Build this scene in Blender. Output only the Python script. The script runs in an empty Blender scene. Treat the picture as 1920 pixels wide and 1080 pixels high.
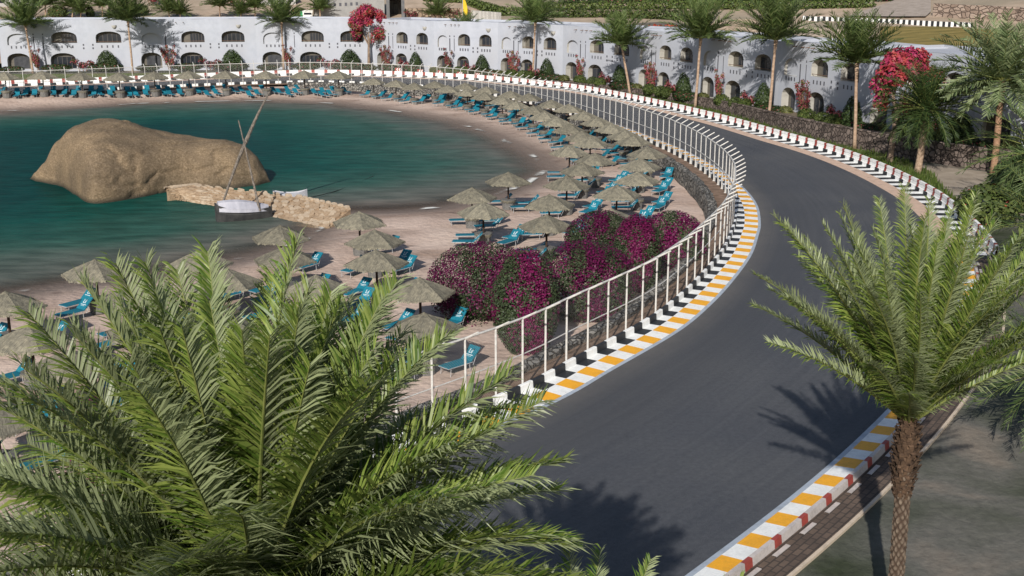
import bpy, math, random
import numpy as np
from mathutils import Vector, Matrix
from mathutils.geometry import tessellate_polygon

R = math.radians
C = bpy.context.scene.collection
SC = bpy.context.scene
rnd = random.Random(11)

# ------------------------------------------------------------------ camera
F, TH, CZ = 2200.0, R(15.13), 16.0
cam_d = bpy.data.cameras.new('camera')
cam = bpy.data.objects.new('camera', cam_d); C.objects.link(cam)
cam.location = (0, 0, CZ); cam.rotation_euler = (math.pi/2 - TH, 0, 0)
cam_d.sensor_width = 36; cam_d.lens = 36*F/1920; cam_d.clip_end = 4000; cam_d.clip_start = 0.1
SC.camera = cam

def ray(x, y):
    u = (x-960)/F; v = (y-540)/F
    return Vector((u, math.cos(TH)-v*math.sin(TH), -math.sin(TH)-v*math.cos(TH)))
def un(x, y, z=0.0):                       # where a sight line meets the level z
    d = ray(x, y); t = (z-CZ)/d.z
    return Vector((d.x*t, d.y*t, z))
def depth_at(P): return P.y*math.cos(TH) - (P.z-CZ)*math.sin(TH)
def at_depth(x, y, zc): return Vector((0, 0, CZ)) + ray(x, y)*zc

# ------------------------------------------------------------------ materials
MATS = {}
def nodes_of(name):
    m = bpy.data.materials.new(name); m.use_nodes = True
    nt = m.node_tree; b = nt.nodes['Principled BSDF']
    return m, nt, b
def N(nt, typ, **kw):
    n = nt.nodes.new(typ)
    for k, v in kw.items():
        if k in n.inputs: n.inputs[k].default_value = v
        else: setattr(n, k, v)
    return n
def L(nt, a, b): nt.links.new(a, b)
def col4(c): return (c[0], c[1], c[2], 1)
def mixc(nt, fac, a, b, blend='MIX'):
    m = nt.nodes.new('ShaderNodeMix'); m.data_type = 'RGBA'; m.blend_type = blend
    for sock, v in ((m.inputs[0], fac), (m.inputs[6], a), (m.inputs[7], b)):
        if hasattr(v, 'default_value'): L(nt, v, sock)
        elif isinstance(v, (int, float)): sock.default_value = v
        else: sock.default_value = col4(v)
    return m.outputs[2]
def ramp(nt, fac, stops):
    r = nt.nodes.new('ShaderNodeValToRGB')
    el = r.color_ramp.elements
    el[0].position, el[0].color = stops[0][0], col4(stops[0][1])
    el[1].position, el[1].color = stops[-1][0], col4(stops[-1][1])
    for p, c in stops[1:-1]:
        e = el.new(p); e.color = col4(c)
    L(nt, fac, r.inputs[0]); return r.outputs[0]
def mat(name, c1, c2=None, scale=3.0, rough=.8, bump=0.0, bscale=None, stretch=(1,1,1), detail=5,
        spec=.3, vary=0.0, c3=None, s3=.3, metal=0.0, coord='Object', lo=.35, hi=.65):
    if name in MATS: return MATS[name]
    m, nt, b = nodes_of(name)
    tc = N(nt, 'ShaderNodeTexCoord'); mp = N(nt, 'ShaderNodeMapping'); mp.inputs['Scale'].default_value = stretch
    L(nt, tc.outputs[coord], mp.inputs[0])
    out = None
    if c2 is not None:
        n = N(nt, 'ShaderNodeTexNoise', Scale=scale, Detail=detail, Roughness=.6); L(nt, mp.outputs[0], n.inputs[0])
        out = ramp(nt, n.outputs[0], [(lo, c1), (hi, c2)])
        if c3 is not None:
            n3 = N(nt, 'ShaderNodeTexNoise', Scale=s3, Detail=4); L(nt, mp.outputs[0], n3.inputs[0])
            f = ramp(nt, n3.outputs[0], [(.42, (0,0,0)), (.66, (1,1,1))])
            out = mixc(nt, f, out, c3)
    if vary:
        oi = N(nt, 'ShaderNodeObjectInfo')
        mr = N(nt, 'ShaderNodeMapRange'); mr.inputs[3].default_value = 1-vary; mr.inputs[4].default_value = 1+vary
        L(nt, oi.outputs['Random'], mr.inputs[0])
        hv = N(nt, 'ShaderNodeHueSaturation')
        L(nt, mr.outputs[0], hv.inputs['Value'])
        if out is None: hv.inputs['Color'].default_value = col4(c1)
        else: L(nt, out, hv.inputs['Color'])
        out = hv.outputs[0]
    if out is None: b.inputs['Base Color'].default_value = col4(c1)
    else: L(nt, out, b.inputs['Base Color'])
    b.inputs['Roughness'].default_value = rough; b.inputs['Specular IOR Level'].default_value = spec
    b.inputs['Metallic'].default_value = metal
    if bump:
        nb = N(nt, 'ShaderNodeTexNoise', Scale=bscale or scale*4, Detail=6); L(nt, mp.outputs[0], nb.inputs[0])
        bp = N(nt, 'ShaderNodeBump', Strength=bump, Distance=.05); L(nt, nb.outputs[0], bp.inputs['Height'])
        L(nt, bp.outputs[0], b.inputs['Normal'])
    MATS[name] = m; return m
def leafmat(name, c1, c2, back=None, trans=.25, rough=.5, clump=None, cs=1.2, spec=.3):
    if name in MATS: return MATS[name]
    m, nt, b = nodes_of(name)
    g = N(nt, 'ShaderNodeNewGeometry')
    out = ramp(nt, g.outputs['Random Per Island'], [(0, c1), (1, c2)])
    if clump:
        tc = N(nt, 'ShaderNodeTexCoord'); n = N(nt, 'ShaderNodeTexNoise', Scale=cs, Detail=2); L(nt, tc.outputs['Object'], n.inputs[0])
        f = ramp(nt, n.outputs[0], [(.4, (0,0,0)), (.62, (1,1,1))]); out = mixc(nt, f, out, clump)
    if back: out = mixc(nt, g.outputs['Backfacing'], out, back)
    oi = N(nt, 'ShaderNodeObjectInfo'); hv = N(nt, 'ShaderNodeHueSaturation')
    mr = N(nt, 'ShaderNodeMapRange'); mr.inputs[3].default_value = .78; mr.inputs[4].default_value = 1.2
    L(nt, oi.outputs['Random'], mr.inputs[0]); L(nt, mr.outputs[0], hv.inputs['Value']); L(nt, out, hv.inputs['Color'])
    out = hv.outputs[0]
    L(nt, out, b.inputs['Base Color']); b.inputs['Roughness'].default_value = rough; b.inputs['Specular IOR Level'].default_value = spec
    t = N(nt, 'ShaderNodeBsdfTranslucent'); L(nt, out, t.inputs[0])
    mx = N(nt, 'ShaderNodeMixShader'); mx.inputs[0].default_value = trans
    L(nt, b.outputs[0], mx.inputs[1]); L(nt, t.outputs[0], mx.inputs[2])
    L(nt, mx.outputs[0], nt.nodes['Material Output'].inputs[0])
    MATS[name] = m; return m

# ------------------------------------------------------------------ mesh builder
class MB:
    def __init__(s): s.v = []; s.f = []; s.m = []; s.uv = None
    def quad(s, a, b, c, d, m=0):
        i = len(s.v); s.v += [tuple(a), tuple(b), tuple(c), tuple(d)]; s.f.append((i, i+1, i+2, i+3)); s.m.append(m)
    def tri(s, a, b, c, m=0):
        i = len(s.v); s.v += [tuple(a), tuple(b), tuple(c)]; s.f.append((i, i+1, i+2)); s.m.append(m)
    def poly(s, pts, m=0):
        i = len(s.v); s.v += [tuple(p) for p in pts]; s.f.append(tuple(range(i, i+len(pts)))); s.m.append(m)
    def box(s, lo, hi, m=0, M=None):
        x0, y0, z0 = lo; x1, y1, z1 = hi
        p = [Vector(q) for q in ((x0,y0,z0),(x1,y0,z0),(x1,y1,z0),(x0,y1,z0),(x0,y0,z1),(x1,y0,z1),(x1,y1,z1),(x0,y1,z1))]
        if M: p = [M @ q for q in p]
        i = len(s.v); s.v += [tuple(q) for q in p]
        for f in ((3,2,1,0),(4,5,6,7),(0,1,5,4),(1,2,6,5),(2,3,7,6),(3,0,4,7)):
            s.f.append(tuple(i+k for k in f)); s.m.append(m)
    def tube(s, pts, rad, n=6, m=0, cap=True):
        pts = [Vector(p) for p in pts]; k = len(pts)
        if not hasattr(rad, '__len__'): rad = [rad]*k
        i0 = len(s.v); ref = Vector((0, 0, 1))
        for i, p in enumerate(pts):
            d = (pts[min(i+1, k-1)] - pts[max(i-1, 0)]).normalized()
            r = ref if abs(d.dot(ref)) < .95 else Vector((0, 1, 0))
            a = d.cross(r).normalized(); b = a.cross(d)
            for j in range(n):
                t = 2*math.pi*j/n
                s.v.append(tuple(p + (a*math.cos(t) + b*math.sin(t))*rad[i]))
        for i in range(k-1):
            for j in range(n):
                s.f.append((i0+i*n+j, i0+i*n+(j+1) % n, i0+(i+1)*n+(j+1) % n, i0+(i+1)*n+j)); s.m.append(m)
        if cap:
            s.f.append(tuple(i0+j for j in reversed(range(n)))); s.m.append(m)
            s.f.append(tuple(i0+(k-1)*n+j for j in range(n))); s.m.append(m)
    def grid(s, P, m=0):                     # P[i][j]
        i0 = len(s.v); a = len(P); b = len(P[0])
        for row in P: s.v += [tuple(p) for p in row]
        for i in range(a-1):
            for j in range(b-1):
                s.f.append((i0+i*b+j, i0+(i+1)*b+j, i0+(i+1)*b+j+1, i0+i*b+j+1)); s.m.append(m(i, j) if callable(m) else m)
    def mesh(s, name, mats, smooth=False):
        me = bpy.data.meshes.new(name); me.from_pydata(s.v, [], s.f)
        for q in (mats if isinstance(mats, (list, tuple)) else [mats]): me.materials.append(q)
        me.polygons.foreach_set('material_index', s.m)
        if smooth: me.polygons.foreach_set('use_smooth', [True]*len(s.f))
        me.update(); return me
    def build(s, name, mats, parent=None, smooth=False, loc=None):
        o = bpy.data.objects.new(name, s.mesh(name, mats, smooth)); C.objects.link(o)
        if parent: o.parent = parent
        if loc is not None: o.location = loc
        return o
def tag(o, label=None, cat=None, group=None, kind=None):
    if label: o['label'] = label
    if cat: o['category'] = cat
    if group: o['group'] = group
    if kind: o['kind'] = kind
    return o
def empty(name, loc, label=None, cat=None, group=None, rz=0, sc=1):
    o = bpy.data.objects.new(name, None); C.objects.link(o); o.location = loc; o.rotation_euler = (0, 0, rz)
    o.scale = (sc, sc, sc); o.empty_display_size = .2
    return tag(o, label, cat, group)
def put(name, me, parent, loc=(0,0,0), rot=(0,0,0), sc=(1,1,1)):
    o = bpy.data.objects.new(name, me); C.objects.link(o); o.parent = parent
    o.location = loc; o.rotation_euler = rot; o.scale = sc; return o
def copy_tree(o, parent=None):
    c = o.copy(); C.objects.link(c)
    if parent: c.parent = parent
    for ch in list(o.children): copy_tree(ch, c)
    return c

# ------------------------------------------------------------------ curves of the track
PI_ = [(-32,3),(-13,25),(-6,33.5),(1.1,41.6),(4.3,46.3),(7.66,51.5),(9.74,55.65),(11.7,60.3),(13.9,66.3),(15.5,72),(16.4,75.8),(17.4,82),(17.73,89),
       (17.4,97),(16.6,104),(15.1,112),(11.5,126),(6.5,141),(0,155.6),(-7,165.5),(-15,172),(-27.5,176.8),(-37,175.5),(-48.5,170.5),(-59,164.6),(-69,160),(-100,147)]
PO_ = [(-23,-5),(-4.5,18),(1.6,25.2),(8.39,33.5),(13.3,40.3),(17.8,47.4),(20.2,51.8),(22.3,56.8),(24.5,63),(26,69),(27,74.5),(28,82.5),(28.1,90),
       (27.6,98),(26.4,106),(24.2,114.6),(20.6,128.5),(14.5,146.3),(7.3,162.2),(-1.6,173.1),(-10,180.1),(-27,186.6),(-38.2,184.9),(-51,178.2),(-62,172.3),(-72.7,167.8),(-104,156)]
def spline(P, k=16):
    P = [Vector(p) for p in P]; out = []
    for i in range(len(P)-1):
        a, b, c, d = P[max(i-1,0)], P[i], P[i+1], P[min(i+2,len(P)-1)]
        for j in range(k):
            t = j/k
            out.append(.5*((2*b) + (c-a)*t + (2*a-5*b+4*c-d)*t*t + (3*b-a-3*c+d)*t**3))
    out.append(P[-1]); return out
def resample(P, step):
    out = [P[0].copy()]; acc = 0
    for i in range(1, len(P)):
        a, b = P[i-1], P[i]; l = (b-a).length
        while acc + l >= step:
            t = (step-acc)/l; a = a.lerp(b, t); out.append(a.copy()); l = (b-a).length; acc = 0
        acc += l
    return out
SI, SO = spline(PI_), spline(PO_)
BL = 0.4375
RI, RO = resample(SI, BL), resample(SO, BL)
def normals(P):
    out = []
    for i in range(len(P)):
        d = (P[min(i+1,len(P)-1)] - P[max(i-1,0)]).normalized(); out.append(Vector((d.y, -d.x)))
    return out
NI, NO = normals(RI), normals(RO)            # point away from the bay
def off(P, Nn, i, o, z): p = P[i] + Nn[i]*o; return Vector((p.x, p.y, z))
def strip(mb, P, Nn, i0, i1, profile, mf, step=1):
    ids = list(range(i0, i1, step))
    mb.grid([[off(P, Nn, i, o, z) for (o, z) in profile] for i in ids], lambda a, b: mf(ids[a], b))

# ------------------------------------------------------------------ setting: sand and water
SHORE = [un(x, y, -1.2) for x, y in [(0,207),(120,202),(250,193),(380,189),(500,187),(640,193),(760,209),(860,227),(930,251),(985,276),(1020,296),(1040,316),
         (1000,345),(940,368),(840,390),(740,398),(660,399),(620,425),(583,452),(500,478),(433,492),(330,512),(233,527),(130,535),(0,560)]]
SH = [(-150,118),(-95,139)] + [(p.x, p.y) for p in SHORE] + [(-40,55),(-80,40),(-150,20)]
def sdist(X, Y):
    P = np.array(SH); X = X[..., None]; Y = Y[..., None]
    A = P; B = np.roll(P, -1, 0)
    dx, dy = (B-A).T
    t = np.clip(((X-A[:,0])*dx + (Y-A[:,1])*dy)/(dx*dx+dy*dy), 0, 1)
    d = np.sqrt((X-A[:,0]-t*dx)**2 + (Y-A[:,1]-t*dy)**2).min(-1)
    c = (((A[:,1] > Y) != (B[:,1] > Y)) & (X < (dx)*(Y-A[:,1])/np.where(dy == 0, 1e-9, dy) + A[:,0])).sum(-1) % 2
    return np.where(c == 1, d, -d)           # positive in the water
def sheet(name, x0, x1, y0, y1, step, zf, m, pred=None):
    xs = np.arange(x0, x1+.01, step); ys = np.arange(y0, y1+.01, step)
    X, Y = np.meshgrid(xs, ys, indexing='ij'); D = sdist(X, Y); Z = zf(X, Y, D)
    a, b = X.shape
    v = np.stack([X, Y, Z], -1).reshape(-1, 3)
    idx = np.arange(a*b).reshape(a, b)
    f = np.stack([idx[:-1,:-1], idx[1:,:-1], idx[1:,1:], idx[:-1,1:]], -1).reshape(-1, 4)
    if pred is not None:
        ok = pred(D).reshape(-1); f = f[ok[f].any(1)]
    me = bpy.data.meshes.new(name); me.from_pydata(v.tolist(), [], f.tolist()); me.materials.append(m)
    at = me.attributes.new('shore', 'FLOAT', 'POINT'); at.data.foreach_set('value', D.reshape(-1).astype(np.float32))
    me.polygons.foreach_set('use_smooth', [True]*len(f)); me.update()
    o = bpy.data.objects.new(name, me); C.objects.link(o); return tag(o, kind='structure')

def sand_material():
    m, nt, b = nodes_of('sand'); MATS['sand'] = m
    tc = N(nt, 'ShaderNodeTexCoord')
    mp = N(nt, 'ShaderNodeMapping'); mp.inputs['Scale'].default_value = (.5, 1, 1); L(nt, tc.outputs['Object'], mp.inputs[0])
    n1 = N(nt, 'ShaderNodeTexNoise', Scale=.28, Detail=4, Distortion=.6); L(nt, mp.outputs[0], n1.inputs[0])
    n2 = N(nt, 'ShaderNodeTexNoise', Scale=6, Detail=6); L(nt, tc.outputs['Object'], n2.inputs[0])
    base = ramp(nt, n1.outputs[0], [(.3, (.28,.195,.15)), (.5, (.52,.395,.33)), (.7, (.66,.525,.445))])
    base = mixc(nt, .3, base, ramp(nt, n2.outputs[0], [(.3, (.30,.22,.18)), (.7, (.62,.48,.40))]))
    a = N(nt, 'ShaderNodeAttribute', attribute_name='shore')
    mr = N(nt, 'ShaderNodeMapRange'); mr.inputs[1].default_value = -3.0; mr.inputs[2].default_value = -.2; L(nt, a.outputs['Fac'], mr.inputs[0])
    wet = mixc(nt, mr.outputs[0], base, (.20,.155,.13))
    n4 = N(nt, 'ShaderNodeTexNoise', Scale=1.3, Detail=5); L(nt, mp.outputs[0], n4.inputs[0])
    wet = mixc(nt, ramp(nt, n4.outputs[0], [(.60, (0,0,0)), (.74, (.55,.55,.55))]), wet, (.10,.065,.055))
    L(nt, wet, b.inputs['Base Color']); b.inputs['Roughness'].default_value = .9; b.inputs['Specular IOR Level'].default_value = .15
    n3 = N(nt, 'ShaderNodeTexNoise', Scale=2.2, Detail=8); L(nt, tc.outputs['Object'], n3.inputs[0])
    bp = N(nt, 'ShaderNodeBump', Strength=.9, Distance=.14); L(nt, n3.outputs[0], bp.inputs['Height']); L(nt, bp.outputs[0], b.inputs['Normal'])
    return m
def water_material():
    m, nt, b = nodes_of('sea_water'); MATS['water'] = m
    tc = N(nt, 'ShaderNodeTexCoord')
    mp = N(nt, 'ShaderNodeMapping'); mp.inputs['Scale'].default_value = (.38, 1, 1); mp.inputs['Rotation'].default_value = (0, 0, R(-8)); L(nt, tc.outputs['Object'], mp.inputs[0])
    a = N(nt, 'ShaderNodeAttribute', attribute_name='shore')
    n0 = N(nt, 'ShaderNodeTexNoise', Scale=.16, Detail=4); L(nt, mp.outputs[0], n0.inputs[0])
    ad = N(nt, 'ShaderNodeMath', operation='MULTIPLY_ADD'); L(nt, n0.outputs[0], ad.inputs[0]); ad.inputs[1].default_value = 12; ad.inputs[2].default_value = -6
    sm = N(nt, 'ShaderNodeMath', operation='ADD'); L(nt, a.outputs['Fac'], sm.inputs[0]); L(nt, ad.outputs[0], sm.inputs[1])
    mr = N(nt, 'ShaderNodeMapRange'); mr.inputs[1].default_value = -1; mr.inputs[2].default_value = 27; L(nt, sm.outputs[0], mr.inputs[0])
    c = ramp(nt, mr.outputs[0], [(0, (.17,.135,.115)), (.2, (.098,.112,.096)), (.42, (.034,.092,.072)), (.72, (.006,.066,.053)), (1, (.002,.042,.038))])
    n1 = N(nt, 'ShaderNodeTexNoise', Scale=.9, Detail=5); L(nt, mp.outputs[0], n1.inputs[0])
    c = mixc(nt, .55, c, mixc(nt, 1.0, c, ramp(nt, n1.outputs[0], [(.32, (.42,.48,.48)), (.68, (1.6,1.5,1.5))]), 'MULTIPLY'))
    # foam at the very edge
    nf = N(nt, 'ShaderNodeTexNoise', Scale=.22, Detail=3); L(nt, tc.outputs['Object'], nf.inputs[0])
    f1 = N(nt, 'ShaderNodeMapRange'); f1.inputs[1].default_value = .15; f1.inputs[2].default_value = .45; L(nt, a.outputs['Fac'], f1.inputs[0])
    f2 = N(nt, 'ShaderNodeMapRange'); f2.inputs[1].default_value = 1.2; f2.inputs[2].default_value = .7; L(nt, a.outputs['Fac'], f2.inputs[0])
    f3 = ramp(nt, nf.outputs[0], [(.53, (0,0,0)), (.6, (1,1,1))])
    k = N(nt, 'ShaderNodeMath', operation='MULTIPLY'); L(nt, f1.outputs[0], k.inputs[0]); L(nt, f2.outputs[0], k.inputs[1])
    k2 = N(nt, 'ShaderNodeMath', operation='MULTIPLY'); L(nt, k.outputs[0], k2.inputs[0]); L(nt, f3, k2.inputs[1])
    c = mixc(nt, k2.outputs[0], c, (.75,.74,.70))
    L(nt, c, b.inputs['Base Color']); b.inputs['Roughness'].default_value = .4; b.inputs['Specular IOR Level'].default_value = .018; b.inputs['IOR'].default_value = 1.33
    nw = N(nt, 'ShaderNodeTexNoise', Scale=1.6, Detail=6, Roughness=.6); L(nt, mp.outputs[0], nw.inputs[0])
    bp = N(nt, 'ShaderNodeBump', Strength=.45, Distance=.25); L(nt, nw.outputs[0], bp.inputs['Height']); L(nt, bp.outputs[0], b.inputs['Normal'])
    # the thin edge of the water lets the wet sand show
    tr = N(nt, 'ShaderNodeBsdfTransparent'); mx = N(nt, 'ShaderNodeMixShader')
    al = N(nt, 'ShaderNodeMapRange'); al.inputs[1].default_value = -.2; al.inputs[2].default_value = 4.5; al.interpolation_type = 'SMOOTHSTEP'; L(nt, a.outputs['Fac'], al.inputs[0])
    mxf = N(nt, 'ShaderNodeMath', operation='MAXIMUM'); L(nt, al.outputs[0], mxf.inputs[0]); L(nt, k2.outputs[0], mxf.inputs[1])
    L(nt, mxf.outputs[0], mx.inputs[0]); L(nt, tr.outputs[0], mx.inputs[1]); L(nt, b.outputs[0], mx.inputs[2])
    L(nt, mx.outputs[0], nt.nodes['Material Output'].inputs[0])
    return m
def sand_z(X, Y, D):
    w = .05*np.sin(X*.9+Y*.4) + .04*np.sin(Y*1.3-X*.5)
    far = np.clip((-18-X)/22, 0, 1)*np.clip((Y-110)/20, 0, 1)
    return np.where(D < 0, -1.24 + np.minimum(-D*.10, .24) + w*np.clip(-D/3, 0, 1) + far*.85*np.clip((-D-1)/6, 0, 1), np.maximum(-1.24 - D*.10, -3.0))
sheet('sand', -150, 40, 18, 200, 1.0, sand_z, sand_material())
sheet('water', -150, 8, 18, 172, .75, lambda X, Y, D: np.full_like(X, -1.2), water_material(), lambda D: D > -1.0)

# ------------------------------------------------------------------ setting: road, kerbs, ground
def asphalt_material():
    m, nt, b = nodes_of('asphalt'); MATS['asphalt'] = m
    tc = N(nt, 'ShaderNodeTexCoord')
    uv = N(nt, 'ShaderNodeUVMap', uv_map='UVMap')
    n1 = N(nt, 'ShaderNodeTexNoise', Scale=5, Detail=10, Roughness=.85); L(nt, tc.outputs['Object'], n1.inputs[0])
    mp = N(nt, 'ShaderNodeMapping'); mp.inputs['Scale'].default_value = (.035, 1.3, 1); L(nt, uv.outputs[0], mp.inputs[0])
    n2 = N(nt, 'ShaderNodeTexNoise', Scale=2.2, Detail=6, Roughness=.65); L(nt, mp.outputs[0], n2.inputs[0])
    n3 = N(nt, 'ShaderNodeTexNoise', Scale=.12, Detail=4); L(nt, tc.outputs['Object'], n3.inputs[0])
    c = ramp(nt, n1.outputs[0], [(.34, (.038,.042,.052)), (.66, (.125,.128,.140))])
    c = mixc(nt, .5, c, ramp(nt, n2.outputs[0], [(.3, (.060,.064,.074)), (.72, (.112,.114,.122))]))
    c = mixc(nt, 1.0, c, ramp(nt, n3.outputs[0], [(.35, (.86,.87,.9)), (.65, (1.12,1.1,1.06))]), 'MULTIPLY')
    # rubbered racing line
    sx = N(nt, 'ShaderNodeSeparateXYZ'); L(nt, uv.outputs[0], sx.inputs[0])
    w = N(nt, 'ShaderNodeMapRange'); w.inputs[1].default_value = 2.4; w.inputs[2].default_value = 5.0; w.inputs[3].default_value = .5; w.inputs[4].default_value = 0; L(nt, sx.outputs[1], w.inputs[0])
    c = mixc(nt, w.outputs[0], c, (.066,.067,.073))
    mpt = N(nt, 'ShaderNodeMapping'); mpt.inputs['Scale'].default_value = (.012, 2.6, 1); L(nt, uv.outputs[0], mpt.inputs[0])
    nt_ = N(nt, 'ShaderNodeTexNoise', Scale=1.6, Detail=3, Distortion=.3); L(nt, mpt.outputs[0], nt_.inputs[0])
    c = mixc(nt, ramp(nt, nt_.outputs[0], [(.58, (0,0,0)), (.70, (.3,.3,.3))]), c, (.045,.048,.056))
    ns = N(nt, 'ShaderNodeTexNoise', Scale=.5, Detail=7, Roughness=.75); L(nt, tc.outputs['Object'], ns.inputs[0])
    e1 = N(nt, 'ShaderNodeMapRange'); e1.inputs[1].default_value = 1.4; e1.inputs[2].default_value = .0; L(nt, sx.outputs[1], e1.inputs[0])
    dm_ = N(nt, 'ShaderNodeMath', operation='MULTIPLY'); L(nt, e1.outputs[0], dm_.inputs[0]); L(nt, ns.outputs[0], dm_.inputs[1])
    c = mixc(nt, dm_.outputs[0], c, (.17,.155,.14))
    L(nt, c, b.inputs['Base Color']); b.inputs['Roughness'].default_value = .72; b.inputs['Specular IOR Level'].default_value = .3
    nb = N(nt, 'ShaderNodeTexNoise', Scale=45, Detail=3); L(nt, tc.outputs['Object'], nb.inputs[0])
    bp = N(nt, 'ShaderNodeBump', Strength=.9, Distance=.03); L(nt, nb.outputs[0], bp.inputs['Height']); L(nt, bp.outputs[0], b.inputs['Normal'])
    return m
K = 16
mb = MB(); rows = []; uvs = []
s_acc = 0
for i in range(len(SI)):
    if i: s_acc += (SI[i]-SI[i-1]).length
    row = []
    for j in range(13):
        t = j/12; p = SI[i].lerp(SO[i], t); row.append((p.x, p.y, 0.0)); uvs.append((s_acc, t*(SO[i]-SI[i]).length))
    rows.append(row)
mb.grid(rows)
me = mb.mesh('road', asphalt_material()); uvl = me.uv_layers.new(name='UVMap')
lp = np.empty(len(me.loops), dtype=np.int32); me.loops.foreach_get('vertex_index', lp)
uvl.data.foreach_set('uv', np.array(uvs)[lp].reshape(-1).astype(np.float32))
# road polygons wind so that they face up
ro = bpy.data.objects.new('road', me); C.objects.link(ro); tag(ro, kind='structure')
me.flip_normals() if me.polygons[0].normal.z < 0 else None

def paint(name, c, dirt=.5):
    if name in MATS: return MATS[name]
    m, nt, b = nodes_of(name); MATS[name] = m
    tc = N(nt, 'ShaderNodeTexCoord')
    n1 = N(nt, 'ShaderNodeTexNoise', Scale=1.7, Detail=8, Roughness=.72); L(nt, tc.outputs['Object'], n1.inputs[0])
    n2 = N(nt, 'ShaderNodeTexNoise', Scale=14, Detail=5); L(nt, tc.outputs['Object'], n2.inputs[0])
    o = mixc(nt, ramp(nt, n1.outputs[0], [(.47, (0,0,0)), (.70, (dirt,dirt,dirt))]), c, tuple(q*.3+.03 for q in c))
    o = mixc(nt, .22, o, mixc(nt, 1.0, o, ramp(nt, n2.outputs[0], [(.3, (.55,.55,.55)), (.7, (1.1,1.1,1.1))]), 'MULTIPLY'))
    n3 = N(nt, 'ShaderNodeTexNoise', Scale=5.5, Detail=9, Roughness=.8); L(nt, tc.outputs['Object'], n3.inputs[0])
    o = mixc(nt, ramp(nt, n3.outputs[0], [(.63, (0,0,0)), (.67, (.75,.75,.75))]), o, (.17,.165,.16))
    L(nt, o, b.inputs['Base Color']); b.inputs['Roughness'].default_value = .6
    return m
P_white = paint('white_paint', (.90,.90,.88), .28); P_yel = paint('yellow_paint', (.92,.43,.02), .3); P_blk = paint('black_paint', (.022,.024,.028))
P_red = paint('red_paint', (.36,.06,.045)); P_line = paint('pale_line', (.42,.47,.54)); P_beige = paint('beige_concrete', (.66,.47,.36))
P_conc = mat('concrete', (.34,.33,.31), (.46,.44,.41), 4, .85, .3)
ni, no = len(RI), len(RO)
# inner kerb: pale line, yellow/white blocks, black/white flat
mb = MB()
prof = [(0,.003),(-.18,.02),(-1.05,.06),(-1.55,.064)]
def mi(i, j): 
    b_ = (i//2) % 2
    return 2 if j == 0 else ((1 if b_ else 0) if j == 1 else (0 if b_ else 3))
strip(mb, RI, NI, 0, ni, prof, mi)
tag(mb.build('kerb', [P_white, P_yel, P_line, P_blk]), kind='structure')
# inner low wall, black and white
mb = MB()
prof = [(-1.55,.04),(-1.57,.33),(-1.60,.36),(-1.72,.36),(-1.74,0)]
strip(mb, RI, NI, 0, ni, prof, lambda i, j: 0 if (i//2) % 2 else 1)
tag(mb.build('barrier_wall', [P_white, P_blk]), 'low concrete wall painted in black and white blocks at the foot of the mesh fence', 'wall')
# verge of bare earth and the rubble wall above the beach
earth = mat('earth', (.13,.085,.058), (.26,.175,.125), 1.6, .95, .5)
mb = MB(); strip(mb, RI, NI, 0, ni, [(-1.7,.0),(-2.6,-.02),(-3.0,-.06)], lambda i, j: 0, 2)
tag(mb.build('verge', earth), kind='structure')
def stone_mat(name, c1, c2, mortar, scale, stretch=(1,1,1), bump=1.0):
    m, nt, b = nodes_of(name); MATS[name] = m
    tc = N(nt, 'ShaderNodeTexCoord'); mp = N(nt, 'ShaderNodeMapping'); mp.inputs['Scale'].default_value = stretch; L(nt, tc.outputs['Object'], mp.inputs[0])
    nz = N(nt, 'ShaderNodeTexNoise', Scale=scale*1.2, Detail=3); L(nt, mp.outputs[0], nz.inputs[0])
    wv = N(nt, 'ShaderNodeVectorMath', operation='MULTIPLY_ADD'); L(nt, nz.outputs['Color'], wv.inputs[0]); wv.inputs[1].default_value = (.25/scale*2,)*3; L(nt, mp.outputs[0], wv.inputs[2])
    v = N(nt, 'ShaderNodeTexVoronoi', Scale=scale); L(nt, wv.outputs[0], v.inputs['Vector'])
    ve = N(nt, 'ShaderNodeTexVoronoi', Scale=scale, feature='DISTANCE_TO_EDGE'); L(nt, wv.outputs[0], ve.inputs['Vector'])
    sp = N(nt, 'ShaderNodeSeparateColor'); L(nt, v.outputs['Color'], sp.inputs[0])
    c = ramp(nt, sp.outputs[0], [(0, c1), (1, c2)])
    n2 = N(nt, 'ShaderNodeTexNoise', Scale=scale*5, Detail=5); L(nt, mp.outputs[0], n2.inputs[0])
    c = mixc(nt, .4, c, mixc(nt, 1.0, c, ramp(nt, n2.outputs[0], [(.3, (.5,.5,.5)), (.7, (1.35,1.35,1.35))]), 'MULTIPLY'))
    e = ramp(nt, ve.outputs['Distance'], [(.02, (0,0,0)), (.11, (1,1,1))])
    c = mixc(nt, e, mortar, c)
    L(nt, c, b.inputs['Base Color']); b.inputs['Roughness'].default_value = .9; b.inputs['Specular IOR Level'].default_value = .2
    bp = N(nt, 'ShaderNodeBump', Strength=bump, Distance=.12); L(nt, e, bp.inputs['Height']); L(nt, bp.outputs[0], b.inputs['Normal'])
    return m
rubble = stone_mat('rubble_stone', (.10,.10,.10), (.30,.28,.25), (.05,.045,.04), 3.2)
mb = MB(); P = []
for i in range(0, ni, 1):
    if RI[i].x < -34 and RI[i].y > 100: break
    j1, j2 = rnd.uniform(-.05, .05), rnd.uniform(-.06, .06)
    P.append([off(RI, NI, i, -2.95+j1, -.12), off(RI, NI, i, -2.9+j1, .2+j2), off(RI, NI, i, -3.2, .3+j2), off(RI, NI, i, -3.5+j1, .2+j1), off(RI, NI, i, -3.6+j1, -.5), off(RI, NI, i, -3.7, -1.35)])
mb.grid(P)
tag(mb.build('rubble_wall', rubble), 'low grey rubble stone wall along the beach side of the fence', 'wall')

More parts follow.
